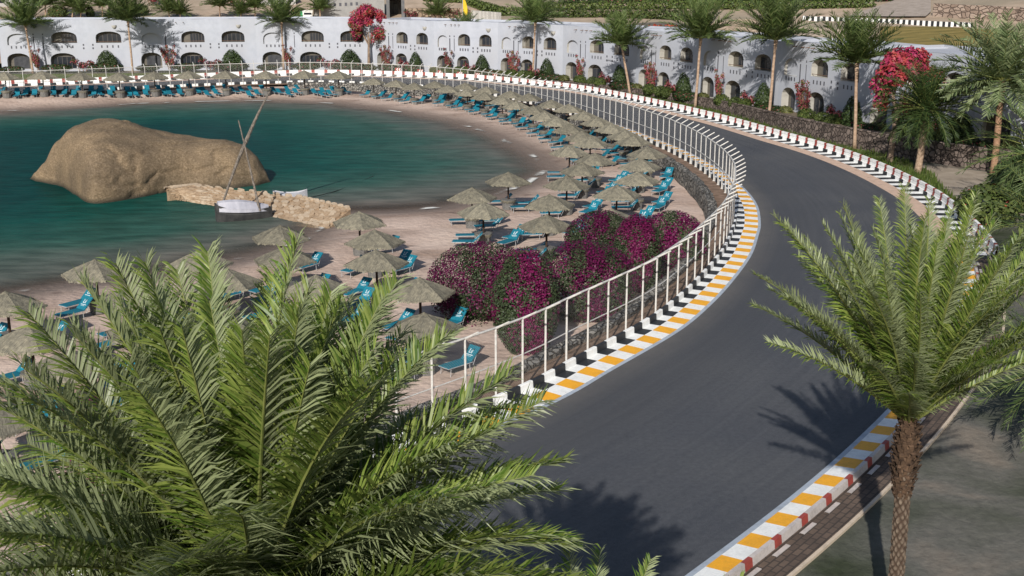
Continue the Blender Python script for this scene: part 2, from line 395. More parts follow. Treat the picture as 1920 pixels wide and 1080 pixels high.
# outer side: yellow kerb on the near stretch, beige edge with black and white flat on the far stretch
iT = min(range(no), key=lambda i: (RO[i]-Vector((25.2,66))).length)
mb = MB()
def mo(i, j):
    b_ = (i//2) % 2
    return 2 if j == 0 else (1 if b_ else 0)
strip(mb, RO, NO, 0, iT+1, [(0,.003),(.2,.03),(1.0,.10)], mo)
def mo2(i, j):
    b_ = (i//2) % 2
    return 4 if j == 0 else (3 if b_ else 0)
strip(mb, RO, NO, iT, no, [(0,.003),(1.2,.02),(2.35,.03)], mo2)
tag(mb.build('kerb', [P_white, P_yel, P_line, P_blk, P_beige]), kind='structure')
mb = MB()
strip(mb, RO, NO, 0, iT+1, [(1.0,.08),(1.03,.26),(1.16,.26),(1.20,-.03)], lambda i, j: 1 if i % 4 == 3 else 0)
# white feet of the wall standing out on the path
for i in range(2, iT, 4):
    a, b_ = off(RO, NO, i, 1.32, .03), off(RO, NO, i+2, 1.32, .03); c_, d_ = off(RO, NO, i+2, 1.46, .03), off(RO, NO, i, 1.46, .03)
    mb.quad(a, d_, c_, b_, 0)
    up = Vector((0,0,-.05)); mb.quad(a, b_, b_+up, a+up, 0); mb.quad(d_, c_, c_+up, d_+up, 0)
tag(mb.build('barrier_wall', [paint('wall_paint', (.58,.52,.49), .5), P_red]), 'low white concrete wall with short red blocks beside the yellow kerb', 'wall')
mb = MB()
def mw(i, j):
    if j == 0: return 2 if (i//2) % 2 else 0
    return 1 if i % 4 == 3 else 0
strip(mb, RO, NO, iT, no, [(2.35,.01),(2.37,.30),(2.43,.32),(2.45,.52),(2.49,.525),(2.49,.58),(2.45,.59),(2.45,.78),(2.62,.79),(2.64,-.05)], mw)
tag(mb.build('barrier_wall', [P_white, P_red, P_blk]), 'red and white track wall curving along the lawn below the hotel', 'wall')

# ground outside the track
def ground_material():
    m, nt, b = nodes_of('ground'); MATS['ground'] = m
    tc = N(nt, 'ShaderNodeTexCoord')
    n1 = N(nt, 'ShaderNodeTexNoise', Scale=.16, Detail=5, Distortion=.5); L(nt, tc.outputs['Object'], n1.inputs[0])
    n2 = N(nt, 'ShaderNodeTexNoise', Scale=3, Detail=8, Roughness=.7); L(nt, tc.outputs['Object'], n2.inputs[0])
    c = ramp(nt, n1.outputs[0], [(.34, (.035,.045,.022)), (.45, (.085,.09,.07)), (.56, (.14,.135,.12)), (.70, (.30,.24,.19))])
    c = mixc(nt, .5, c, mixc(nt, 1.0, c, ramp(nt, n2.outputs[0], [(.3, (.5,.5,.5)), (.7, (1.4,1.38,1.35))]), 'MULTIPLY'))
    L(nt, c, b.inputs['Base Color']); b.inputs['Roughness'].default_value = .95; b.inputs['Specular IOR Level'].default_value = .1
    bp = N(nt, 'ShaderNodeBump', Strength=.6, Distance=.1); L(nt, n2.outputs[0], bp.inputs['Height']); L(nt, bp.outputs[0], b.inputs['Normal'])
    return m
mb = MB()
strip(mb, RO, NO, 0, no, [(1.1,-.03),(4,-.03),(9,-.05),(20,-.06),(45,-.07),(120,-.1)], lambda i, j: 0, 6)
tag(mb.build('ground', ground_material()), kind='structure')
def brick_material():
    m, nt, b = nodes_of('brick_path'); MATS['brick_path'] = m
    uv = N(nt, 'ShaderNodeUVMap', uv_map='UVMap')
    br = N(nt, 'ShaderNodeTexBrick', Scale=1.0); br.inputs['Color1'].default_value = col4((.085,.06,.047)); br.inputs['Color2'].default_value = col4((.13,.092,.07)); br.inputs['Mortar'].default_value = col4((.05,.038,.031))
    br.inputs['Mortar Size'].default_value = .025; br.inputs['Brick Width'].default_value = .42; br.inputs['Row Height'].default_value = .21
    L(nt, uv.outputs[0], br.inputs[0])
    tc = N(nt, 'ShaderNodeTexCoord'); n2 = N(nt, 'ShaderNodeTexNoise', Scale=1.2, Detail=8, Roughness=.7); L(nt, tc.outputs['Object'], n2.inputs[0])
    c = mixc(nt, .6, br.outputs[0], mixc(nt, 1.0, br.outputs[0], ramp(nt, n2.outputs[0], [(.3, (.5,.5,.5)), (.7, (1.4,1.35,1.3))]), 'MULTIPLY'))
    L(nt, c, b.inputs['Base Color']); b.inputs['Roughness'].default_value = .9
    bp = N(nt, 'ShaderNodeBump', Strength=.6, Distance=.02); L(nt, br.outputs[1], bp.inputs['Height']); bp.invert = True; L(nt, bp.outputs[0], b.inputs['Normal'])
    return m
mb = MB(); ids = list(range(0, iT+20, 1)); offs = [1.18, 1.7, 2.2]
mb.grid([[off(RO, NO, i, o, .004) for o in offs] for i in ids])
me = mb.mesh('path', brick_material()); uvl = me.uv_layers.new(name='UVMap')
lp = np.empty(len(me.loops), dtype=np.int32); me.loops.foreach_get('vertex_index', lp)
uvq = np.array([(i*BL, o) for i in ids for o in offs]); uvl.data.foreach_set('uv', uvq[lp].reshape(-1).astype(np.float32))
o = bpy.data.objects.new('path', me); C.objects.link(o); tag(o, kind='structure')
mb = MB(); strip(mb, RO, NO, 0, iT+20, [(2.2,-.03),(2.2,.06),(2.31,.06),(2.31,-.05)], lambda i, j: 0)
tag(mb.build('path_edging', paint('edging', (.62,.50,.38))), kind='structure')

# lawn between the far wall and the garden wall
grass_m = mat('lawn', (.045,.08,.015), (.12,.16,.04), .8, .95, .4, 8, c3=(.17,.16,.06), s3=.25)
LW = [(31.6,81),(33.2,90),(34.6,97),(33.4,106.5),(28.9,118.4),(24.8,136.7),(20.3,148.7),(15.6,158.5),(5.5,172),(-3.0,181),(-12,187),(-22,194.5),(-42,194.5),(-62,192.5),(-84,190),(-110,186)]
LI_ = spline(LW, 12)
def near_o(p): return min(range(iT, no), key=lambda i: (RO[i]-p).length_squared)
mb = MB(); P = []
for p in LI_:
    i = near_o(p); a = off(RO, NO, i, 2.62, -.006); b_ = Vector((p.x, p.y, -.004))
    P.append([a.lerp(b_, t) for t in (0, .33, .66, 1)])
mb.grid(P); tag(mb.build('lawn', grass_m), kind='structure')
blade_m = leafmat('grass_blade', (.03,.058,.010), (.115,.155,.035), trans=.3)
mb = MB()
for k in range(26000):
    t = rnd.random()**.75*(len(LI_)-40); i = int(t); p = LI_[i].lerp(LI_[i+1], t-i)
    j = P[i]; q = j[0].lerp(j[3], rnd.random()**(1.6 if i < 50 else 1.0))
    if i < 60 and (q-j[0]).length > 2.6 and rnd.random() < .7: continue
    h = rnd.uniform(.16, .42) * (1.35 if i < 60 else 1); a = rnd.uniform(0, 6.28); w = rnd.uniform(.03, .08)
    d = Vector((math.cos(a), math.sin(a), 0)); tip = q + Vector((rnd.uniform(-.12,.12), rnd.uniform(-.12,.12), h))
    mb.tri(q-d*w, q+d*w, tip)
tag(mb.build('grass', blade_m), 'rough green grass on the strip behind the red and white track wall', 'grass', kind='stuff')

# ------------------------------------------------------------------ hotel facade line, terrace, garden wall, hill
FAC = [(-84,196),(-62.5,198),(-42.8,200.3),(-23.1,200.3),(-12.5,191.6),(-2.2,185.6),(7.5,176.4),(16.9,161.9),(23.3,148.4),(29.8,132.5),(35,116.6),(40.5,103),(51,92)]
BASE = [.3,.3,.3,.3,.35,.4,.5,.6,.8,1.0,1.2,1.4]
ROOF = [8.3,8.3,8.3,8.3,8.3,8.3,8.3,8.35,8.45,8.65,8.85,8.9]
FV = [Vector(p) for p in FAC]
def fac_dist(p):
    best = 1e9; sg = 0
    for a, b in zip(FV[:-1], FV[1:]):
        d = b-a; t = max(0, min(1, (p-a).dot(d)/d.length_squared)); q = a+d*t
        l = (p-q).length
        if l < best: best = l; sg = (p-q).dot(Vector((-d.y, d.x)))
    return best if sg > 0 else -best
def hill_z(p):
    d = fac_dist(p)
    if d < 8: return 1.2
    if d < 70: return 1.2 + .09*(d-8)
    return 1.2 + .09*62 + .16*(d-70)
def hit(x, y):
    d = ray(x, y); t = 90.0; o = Vector((0, 0, CZ))
    while t < 420:
        q = o + d*t; p2 = Vector((q.x, q.y))
        if fac_dist(p2) > 9 and q.z <= hill_z(p2): return Vector((q.x, q.y, hill_z(p2)))
        t += .5
    return o + d*300
mb = MB(); P = []
ext = [Vector((-140,186))] + FV + [Vector((75,70)), Vector((130,20))]
dense = []
for a, b in zip(ext[:-1], ext[1:]):
    for k in range(4): dense.append(a.lerp(b, k/4))
dense.append(ext[-1])
nn = [Vector((-(dense[min(i+2,len(dense)-1)]-dense[max(i-2,0)]).y, (dense[min(i+2,len(dense)-1)]-dense[max(i-2,0)]).x)).normalized() for i in range(len(dense))]
for p, n in zip(dense, nn):
    row = []
    for d in (1, 8, 14, 20, 28, 38, 50, 70, 100, 160, 260):
        q = p + n*d; row.append((q.x, q.y, hill_z(q) + .25*math.sin(q.x*.21)*math.cos(q.y*.17)*(1 if d > 8 else 0)))
    P.append(row)
mb.grid(P)
hill_m = mat('hill_soil', (.36,.27,.195), (.50,.385,.29), .35, .95, .6, 2.5, c3=(.28,.235,.17), s3=.06)
tag(mb.build('hill', hill_m, smooth=True), kind='structure')
# terrace in front of the hotel, on top of the garden wall
GW = [(-12,187),(-3.0,181),(5.5,172),(15.6,158.5),(20.3,148.7),(24.8,136.7),(28.9,118.4),(33.2,106.5),(38,98.4),(46,88)]
GT = [.32,.4,.62,.85,1.05,1.35,1.65,1.8,1.8,1.8]
GV = spline(GW, 10); GZ = [g for i in range(len(GT)-1) for g in [GT[i]+(GT[i+1]-GT[i])*k/10 for k in range(10)]] + [GT[-1]]
soil = mat('planting_soil', (.11,.085,.055), (.22,.175,.12), 1.5, .95, .5)
mb = MB(); P = []
for p, z in zip(GV, GZ):
    best = min(((a+(b-a)*max(0,min(1,(p-a).dot(b-a)/(b-a).length_squared))) for a, b in zip(FV[:-1], FV[1:])), key=lambda q: (q-p).length)
    b2 = best + (best-p).normalized()*2
    kb = min(range(12), key=lambda k: ((FV[k]+FV[k+1])/2-best).length); zb_ = min(z-.08, BASE[kb]-.04)
    P.append([(p.x, p.y, z-.08), ((p.x+best.x)/2, (p.y+best.y)/2, (z-.08+zb_)/2), (b2.x, b2.y, zb_)])
mb.grid(P); tag(mb.build('terrace', soil), kind='structure')
mb = MB(); P = []
gn = normals(GV)
for p, z, n in zip(GV, GZ, gn):
    n = -n if n.dot(Vector((-1,-.4))) > 0 else n     # towards the hotel
    a = p - n*.0; b_ = p + n*.45
    P.append([(a.x, a.y, -.1), (a.x+n.x*.05, a.y+n.y*.05, z-.02), (a.x+n.x*.12, a.y+n.y*.12, z+.03), (b_.x, b_.y, z+.03), (b_.x+n.x*.05, b_.y+n.y*.05, -.1)])
mb.grid(P)
gwall = stone_mat('garden_stone', (.10,.078,.068), (.235,.185,.16), (.06,.047,.042), 2.3)
tag(mb.build('garden_wall', gwall), 'rough brown stone retaining wall in front of the hotel planting', 'wall')

# ------------------------------------------------------------------ hotel
plaster = mat('white_plaster', (.40,.42,.475), (.46,.48,.54), .8, .9, .15, 6, c3=(.41,.42,.46), s3=.2, spec=.15)
plaster2 = mat('shade_plaster', (.40,.385,.35), (.46,.44,.40), 1.5, .9, .1, spec=.1)
door_m = mat('dark_door', (.03,.032,.038), (.06,.062,.07), 2, .6)
recess_m = mat('shaded_recess_plaster', (.12,.11,.095), (.17,.155,.13), 1.5, .9, .1, spec=.1)  # white plaster painted dark to stand for the shade inside the arches
glass_m = mat('dark_glass', (.012,.016,.022), (.03,.035,.045), .7, .15, 0, spec=.5)
wood_m = mat('brown_wood', (.14,.08,.05), (.22,.13,.085), 3, .8, .3, stretch=(6,6,1))
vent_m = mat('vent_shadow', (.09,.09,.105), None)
def arch(x0, x1, s, spring, top, n=9):
    cx, r = (x0+x1)/2, (x1-x0)/2; pts = [(x0, s), (x1, s)]
    for k in range(n+1):
        t = k/n; a = math.pi*t; x = cx + r*math.cos(a); z = spring + (top-spring)*(math.sin(a)**.8)
        pts.append((x, z))
    return pts
def hotel_block(i, label, lamp):
    a, b = FV[i], FV[i+1]; d = (b-a); w = d.length; ang = math.atan2(d.y, d.x); z0, h = BASE[i], ROOF[i]-BASE[i]
    root = empty('hotel_block', (a.x, a.y, z0), label, 'hotel building', 'white hotel blocks in a curved row', ang)
    wide = w > 18
    up = [arch(.06*w, .22*w, 3.9, 4.7, 5.75), arch(.385*w, .575*w, 4.2, 5.1, 6.05), arch(.715*w, .905*w, 4.2, 5.1, 6.05)]
    lo = [arch(.045*w, .215*w, .05, 1.45, 2.6), arch(.365*w, .555*w, .05, 1.45, 2.6)]
    openings = [(up[0], .35), (up[1], .75), (up[2], .75), (lo[0], .9), (lo[1], .8)]
    top = [(w, h)]
    nseg = 10
    outer = [(0, -.6), (w, -.6), (w, h)] + [(w*(1-k/nseg), h + .04*math.sin(k*2.1+i)) for k in range(1, nseg)] + [(0, h)]
    loops = [outer] + [o_ for o_, _ in openings]
    flat = [p for l in loops for p in l]
    tris = tessellate_polygon([[Vector((p[0], p[1], 0)) for p in l] for l in loops])
    mb = MB(); base = len(mb.v)
    mb.v += [(p[0], 0, p[1]) for p in flat]
    for t in tris:
        p, q, r_ = [Vector((flat[k][0], 0, flat[k][1])) for k in t]
        if (q-p).cross(r_-p).y > 0: t = (t[0], t[2], t[1])
        mb.f.append(tuple(t)); mb.m.append(0)
    for o_, dep in openings:                     # reveals
        n = len(o_)
        for k in range(n):
            p, q = o_[k], o_[(k+1) % n]
            mb.quad((p[0], 0, p[1]), (p[0], dep, p[1]), (q[0], dep, q[1]), (q[0], 0, q[1]), 1)
    D = 9
    mb.quad((0,0,-.6),(0,0,h),(0,D,h),(0,D,-.6)); mb.quad((w,0,-.6),(w,D,-.6),(w,D,h),(w,0,h))
    mb.quad((0,D,-.6),(0,D,h),(w,D,h),(w,D,-.6))
    mb.quad((.25,.25,h-.35),(w-.25,.25,h-.35),(w-.25,D-.2,h-.35),(.25,D-.2,h-.35))
    mb.quad((0,0,h),(w,0,h),(w,.25,h+.003),(0,.25,h+.003)); mb.quad((0,.25,h),(w,.25,h),(w,.25,h-.4),(0,.25,h-.4))
    mb.build('wall', [plaster, plaster2], root)
    # recess backs with their windows and doors
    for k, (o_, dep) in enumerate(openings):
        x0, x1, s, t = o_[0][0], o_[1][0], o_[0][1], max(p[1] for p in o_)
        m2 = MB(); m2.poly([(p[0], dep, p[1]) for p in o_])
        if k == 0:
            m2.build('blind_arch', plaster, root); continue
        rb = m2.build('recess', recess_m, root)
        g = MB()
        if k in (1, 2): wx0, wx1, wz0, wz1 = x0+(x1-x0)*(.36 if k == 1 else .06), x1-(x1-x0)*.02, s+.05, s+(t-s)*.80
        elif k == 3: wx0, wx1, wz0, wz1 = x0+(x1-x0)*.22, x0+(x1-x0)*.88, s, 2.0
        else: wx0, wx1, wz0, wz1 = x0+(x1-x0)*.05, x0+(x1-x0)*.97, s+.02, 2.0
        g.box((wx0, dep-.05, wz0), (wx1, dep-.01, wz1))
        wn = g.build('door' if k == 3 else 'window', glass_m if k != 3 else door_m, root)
        if k != 3:
            fr = MB(); nb_ = 3 if not wide else 5
            for q in range(nb_+1):
                xx = wx0 + (wx1-wx0)*q/nb_; fr.box((xx-.04, dep-.09, wz0), (xx+.04, dep-.053, wz1))
            fr.box((wx0+.045, dep-.087, wz1-.07), (wx1-.045, dep-.055, wz1)); fr.build('frame', mat('window_frame', (.10,.09,.085), None), wn)
        if k in (1, 2):                         # parapet of the balcony is the wall itself; a rail on it
            rl = MB(); rl.tube([(x0+.02, .12, s+.22), (x1-.02, .12, s+.22)], .03, 5); rl.build('balcony_rail', wood_m, root)
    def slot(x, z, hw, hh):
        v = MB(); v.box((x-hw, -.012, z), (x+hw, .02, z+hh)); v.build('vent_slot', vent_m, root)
    for x0, x1, z in ((.07, .21, 3.35), (.40, .56, 3.4), (.735, .9, 3.4)):
        for k in range(4): slot(w*(x0 + (x1-x0)*(k+.5)/4), z, .11, .42)
    for x in (.62, .69):
        for z in (3.2, 3.75): slot(w*x, z, .12, .3)
    slot(.255*w, 3.3, .1, 2.0); slot(.255*w, 5.5, .1, .25); slot(.325*w, 3.3, .06, 2.0); slot(.325*w, 5.5, .09, .25)
    for x in (.2, .29, .35, .41):
        bm_ = MB(); bm_.tube([(w*x, -.5, h-.55), (w*x, .2, h-.5)], .05, 6); bm_.build('roof_beam', wood_m, root)
    if lamp:
        lm = MB()
        for k in range(6):
            t0, t1 = math.pi*k/6, math.pi*(k+1)/6
            for q in range(4):
                f0, f1 = math.pi/2*q/4, math.pi/2*(q+1)/4
                def S(t, f): return (w*.86 + .42*math.cos(t)*math.cos(f), -.42*math.sin(t)*math.cos(f), h-.95-.6*math.sin(f))
                lm.quad(S(t0,f0), S(t1,f0), S(t1,f1), S(t0,f1))
        lm.build('wall_lamp', plaster2, root)  # half-dome lantern shape projecting from the wall, gives no light
    return root
for i, (lb, lamp) in enumerate([
    ('white two storey hotel block with wide arches at the left end of the row', True),
    ('white hotel block with wide arches right of the leftmost palms', True),
    ('white hotel block with wide arches behind the two small palms', True),
    ('narrow white hotel block partly behind the round red flowering tree', True),
    ('white hotel block just right of the red flowering tree', True),
    ('white hotel block behind the short palm with the yellow sail above', True),
    ('white hotel block with pointed arches behind the tall straight palm in the middle', False),
    ('white hotel block behind the palm whose trunk leans left', False),
    ('white hotel block with tawny rock slope above its roof', False),
    ('white hotel block between the last two slim palms on the right', False),
    ('white hotel block behind the pink flowering tree', False),
    ('white hotel block at the right end hidden by palms', False)]):
    hotel_block(i, lb, lamp)

# ------------------------------------------------------------------ vegetation builders
def leafcloud(mb, c, rad, n, size, mf, shell=.55, flat=0.0, up=.3, rg=rnd, squash=True):
    for k in range(n):
        while True:
            p = Vector((rg.uniform(-1,1), rg.uniform(-1,1), rg.uniform(-1,1)))
            l = p.length
            if l <= 1 and l > .05: break
        p = p.normalized()*(shell + (1-shell)*rg.random()**.6)
        if p.z < flat: p.z = flat + rg.random()*.15*(1 if squash else 0)
        q = Vector((c[0]+p.x*rad[0], c[1]+p.y*rad[1], c[2]+p.z*rad[2]))
        nrm = (p + Vector((rg.uniform(-.8,.8), rg.uniform(-.8,.8), rg.uniform(-.5,.8)+up))).normalized()
        a = nrm.cross(Vector((rg.random()-.5, rg.random()-.5, rg.random()-.5))).normalized(); b = nrm.cross(a)
        s = size*rg.uniform(.6, 1.3)
        mb.quad(q-a*s-b*s*.1, q-b*s*.6, q+a*s, q+b*s*.6, mf(q, p))
def frond(mb, base, az, el, length, droop, n, llen, lw, rg, twist=0.0, vee=.45, near=False, mL=0, mR=1, dry=False):
    d0 = Vector((math.cos(az), math.sin(az), 0)); side0 = Vector((-d0.y, d0.x, 0))
    K_ = 14 if near else 7
    pts = []; dirs = []; p = Vector(base)
    for k in range(K_+1):
        t = k/K_; e = el - droop*t**1.4
        dr = d0*math.cos(e) + Vector((0,0,1))*math.sin(e) + side0*twist*t*t*.35; dr.normalize()
        pts.append(p.copy()); dirs.append(dr); p = p + dr*(length/K_)
    r0 = .034*length/4
    mb.tube(pts, [r0*(1-.85*k/K_) for k in range(K_+1)], 5 if near else 3, mR, cap=False)
    for k in range(n):
        t = .1 + .9*(k+rg.random()*.6)/n
        if t > .995: t = .995
        f = t*K_; i = min(int(f), K_-1); q = pts[i].lerp(pts[i+1], f-i); dr = dirs[i]
        sd = dr.cross(Vector((0,0,1)));  sd = sd.normalized() if sd.length > .05 else side0
        if twist: sd = (Matrix.Rotation(twist*.9, 3, dr) @ sd)
        upv = sd.cross(dr)
        prof = min(1, (t-.02)/.22)**.7 * (1 - .62*max(0, (t-.45)/.55)**1.5)
        for s in (-1, 1):
            fw = .6 + .8*t + rg.uniform(-.3, .3)
            dl = (sd*s + dr*fw + upv*(vee + (rg.uniform(-.55, .55) if near else rg.uniform(-.12, .2)))).normalized()
            ln = llen*prof*rg.uniform(.72, 1.15)
            if rg.random() < .04: continue
            wv = dr*lw*rg.uniform(.7, 1.1)*(.6+.4*prof)
            wv = (wv + upv*lw*rg.uniform(-.4, .4))
            mid = q + dl*ln*.5; tip = q + dl*ln + Vector((0,0,-1))*ln*rg.uniform(.02, .3)
            if near:
                i0 = len(mb.v)
                mb.v += [tuple(q-wv*.35), tuple(q+wv*.35), tuple(mid-wv*.5), tuple(mid+wv*.5), tuple(tip)]
                mb.f += [(i0, i0+1, i0+3, i0+2), (i0+2, i0+3, i0+4)]; mb.m += [mL, mL]
            else:
                mb.quad(q-wv*.4, q+wv*.4, tip+wv*.25, tip-wv*.2, mL)
rachis = mat('rachis', (.10,.13,.03), (.19,.20,.06), 3, .6)
palm_near = leafmat('palm_leaf', (.06,.125,.012), (.29,.345,.085), back=(.27,.31,.16), trans=.33, rough=.42, spec=.4)
palm_far = leafmat('palm_leaf_far', (.045,.085,.018), (.165,.21,.075), trans=.25)
palm_dark = leafmat('palm_leaf_dark', (.014,.033,.010), (.055,.085,.022), trans=.15)
palm_pale = leafmat('palm_leaf_pale', (.06,.10,.035), (.25,.29,.15), trans=.2)
dry_m = leafmat('dry_frond', (.20,.19,.07), (.38,.34,.16), trans=.2)
bark_far = mat('bark_far', (.30,.20,.135), (.46,.33,.24), 2, .9, .6, 7, stretch=(1,1,2.5))
def bark_material():
    m, nt, b = nodes_of('palm_bark'); MATS['palm_bark'] = m
    tc = N(nt, 'ShaderNodeTexCoord')
    n = N(nt, 'ShaderNodeTexNoise', Scale=9, Detail=6); L(nt, tc.outputs['Object'], n.inputs[0])
    a = N(nt, 'ShaderNodeAttribute', attribute_name='scar')
    c = ramp(nt, n.outputs[0], [(.3, (.085,.062,.048)), (.7, (.21,.165,.125))])
    c = mixc(nt, a.outputs['Fac'], (.055,.036,.026), c)
    L(nt, c, b.inputs['Base Color']); b.inputs['Roughness'].default_value = .95; b.inputs['Specular IOR Level'].default_value = .1
    bp = N(nt, 'ShaderNodeBump', Strength=.6, Distance=.02); L(nt, n.outputs[0], bp.inputs['Height']); L(nt, bp.outputs[0], b.inputs['Normal'])
    return m
bark_near = bark_material()
def scar_trunk(root, h, r0, r1, lean):
    nv, nu = int(h/.024), 56; P = []; sc = []
    for i in range(nv+1):
        z = h*i/nv; t = i/nv; row = []
        rr = r0 + (r1-r0)*t + .10*math.exp(-z/.4)
        cx, cy = lean[0]*(t-1), lean[1]*(t-1)
        for j in range(nu+1):
            a = 2*math.pi*j/nu
            u = a*7/math.pi; v = z/.12
            v += .25*math.sin(a*3+z*2.3)*math.sin(z*5.1+a); u += .2*math.sin(z*3.7+a*2)
            dm = abs(math.sin((u+v)*math.pi/2))*abs(math.sin((u-v)*math.pi/2))*(.75+.25*math.sin(z*9+a*5))
            s_ = min(1, dm*1.7); sc.append(s_)
            r_ = rr + .035*s_ - .012
            row.append((cx+r_*math.cos(a), cy+r_*math.sin(a), z))
        P.append(row)
    mb = MB(); mb.grid(P); o = mb.build('trunk', bark_near, root)
    at = o.data.attributes.new('scar', 'FLOAT', 'POINT'); at.data.foreach_set('value', sc)
    return o
def near_palm(name, crown, fronds, label, rg, r=.2, lean=(0,0), flen=4.4, n=85, llen=.62, boot=.9, dryn=3, leaf=palm_near, lw_=.046):
    root = empty(name, (crown.x, crown.y, -.05), label, 'palm tree')
    h = crown.z + .05
    scar_trunk(root, h-boot*.55, r*1.02, r, lean)
    mb = MB()                                   # boots: stubs of cut fronds around the crown base
    for k in range(150):
        t = k/150; a = k*2.39996; z = h-boot*1.25+boot*1.35*t; rr = r*1.05 + .12*math.sin(math.pi*min(1,t*1.1))
        d = Vector((math.cos(a), math.sin(a), 0)); s = Vector((-d.y, d.x, 0)); q = d*rr*.75 + Vector((0,0,z))
        w = rg.uniform(.05,.08); ln = rg.uniform(.16,.30); tp = q + d*ln*.55 + Vector((0,0,ln))
        mb.quad(q-s*w, q+s*w, tp+s*w*.7, tp-s*w*.7); mb.quad(tp-s*w*.7, tp+s*w*.7, q+d*.02+s*w+Vector((0,0,.2)), q+d*.02-s*w+Vector((0,0,.2)))
    mb.tube([(0,0,h-boot*1.25),(0,0,h-boot*.5),(0,0,h+.15)], [r*.95, r*1.15, r*.8], 14)
    mb.build('frond_stubs', mat('boot_bark', (.055,.034,.024), (.17,.105,.065), 8, .95, .5), root)
    for (az, el, ls, dr, tw) in fronds:
        m = MB(); d = Vector((math.cos(az), math.sin(az), 0))
        frond(m, Vector((0,0,h)) + d*r*.5, az, el, flen*ls, dr, n, llen*(.8+.2*ls), lw_, rg, tw, rg.uniform(.25,.6), True)
        m.build('frond', [leaf, rachis], root)
    for k in range(dryn):
        m = MB(); az = rg.uniform(0, 6.28)
        frond(m, Vector((0,0,h-.15)), az, rg.uniform(-.1,.2), flen*.8, 1.3, 60, llen*.8, .035, rg, rg.uniform(-.5,.5), .2, True)
        f_ = m.build('frond', [dry_m, rachis], root); f_['label'] = 'dry straw coloured frond'
    return root
def crown_fronds(rg, n, e0, e1, d0, d1, tw=.5, pw=.85):
    out = []
    for k in range(n):
        t = (k+.5)/n; az = k*2.39996 + rg.uniform(-.25,.25)
        el = e1 + (e0-e1)*t**pw + rg.uniform(-.1,.1)
        out.append((az, el, (.72 + .28*math.sin(math.pi*min(1, .25+t*.75)))*rg.uniform(.9,1.1), d1+(d0-d1)*t+rg.uniform(-.1,.15), rg.uniform(-tw, tw)))
    return out
rp = random.Random(5)
cA = at_depth(474, 1160, 13.0)
near_palm('palm_tree', cA, crown_fronds(rp, 134, R(-8), R(86), .85, .25, .6, 1.1), 'large feathery palm crown filling the lower left foreground', rp, r=.24, flen=3.95, n=200, llen=.70, lw_=.038, dryn=2)
rp = random.Random(8)
cB = at_depth(1704, 790, 27.0)
near_palm('palm_tree', cB, crown_fronds(rp, 64, R(40), R(88), .42, .2), 'tall palm with scarred trunk standing beside the brick path on the right', rp, r=.165, lean=(-.05,.1), flen=5.2, n=170, llen=.6, boot=1.6, lw_=.04, dryn=0)
rp = random.Random(9)
cC = at_depth(1100, 1380, 17.0)
near_palm('palm_tree', cC, crown_fronds(rp, 34, R(0), R(84), .8, .35), 'palm whose frond tips just rise above the bottom edge of the picture', rp, r=.22, flen=3.0, n=70, llen=.5, dryn=1)

# distant palms: a few shared crowns
def crown_mesh(seed, n, e0, e1, d0, d1, mats, llen=.75, nl=30, lw=.075, length=4.0):
    rg = random.Random(seed); mb = MB()
    for (az, el, ls, dr, tw) in crown_fronds(rg, n, e0, e1, d0, d1):
        frond(mb, Vector((math.cos(az)*.12, math.sin(az)*.12, 0)), az, el, length*ls, dr, nl, llen, lw, rg, tw, rg.uniform(.25,.55))
    return mb.mesh('crown', mats)
CR = [crown_mesh(s, 50, R(8), R(86), .75, .2, [palm_far, rachis], llen=.8, lw=.14, nl=36) for s in (21, 22, 23)]
CR_dark = crown_mesh(31, 95, R(-35), R(84), 1.15, .6, [palm_dark, rachis], llen=.7, nl=36, lw=.085)
CR_pale = crown_mesh(32, 64, R(-25), R(82), 1.0, .45, [palm_pale, rachis], llen=.75, nl=38, lw=.12)
CR_mid = crown_mesh(33, 60, R(-30), R(80), 1.2, .5, [leafmat('palm_leaf_mid', (.03,.06,.015), (.12,.16,.06), trans=.2), rachis], llen=.65, nl=34)
def far_palm(base, crown_px, label, mesh, size, group=None, tr=.17, z0=None, sub=True, trunk_m=None, name='palm_tree'):
    B = base
    d = ray(*crown_px); t = (B.y)/d.y; cr = Vector((0,0,CZ)) + d*t
    root = empty(name, (B.x, B.y, B.z), label, 'palm tree', group)
    top = cr - B
    pts = [Vector((0,0,-.1)) + (top+Vector((0,0,.1)))*k/7 + Vector((.12*math.sin(k*.8)*(1-k/7)*k/7, 0, 0)) for k in range(8)]
    mb = MB(); mb.tube(pts, [tr*(1.25 if k == 0 else 1.0)*(1-.03*k) for k in range(7)] + [tr*1.35], 9)
    mb.build('trunk', trunk_m or bark_far, root, smooth=True)
    c_ = put('crown', mesh, root, top, (0, 0, rnd.uniform(0, 6.28)), (size/3.2,)*3)
    return root
FP = [((62,137),(48,48),'slim palm at the far left in front of the hotel',0,4.3),
      ((249,138),(240,40),'second slim palm from the left beside the beach fence',1,4.3),
      ((532,131),(528,42),'tall slim palm rising between two small palms',2,4.0),
      ((515,126),(509,84),'small palm just left of a taller slim palm',0,2.0),
      ((549,127),(553,84),'small palm just right of a taller slim palm',1,2.0),
      ((876,137),(872,62),'short palm below the yellow sail',2,2.9),
      ((998,152),(1004,42),'tall straight palm in the middle of the hotel row',0,4.1),
      ((1182,180),(1166,84),'slim palm whose trunk leans to the left',1,3.9),
      ((1303,203),(1314,72),'slim palm just right of the leaning one',2,4.3),
      ((1440,232),(1455,75),'slim palm in front of the tawny rock slope',0,4.4),
      ((1602,279),(1607,118),'slim palm with bare trunk left of the pink tree',1,4.2)]
for b, c, lb, k, sz in FP:
    far_palm(un(b[0], b[1], -.02), c, lb, CR[k], sz, 'slim palms in front of the hotel')
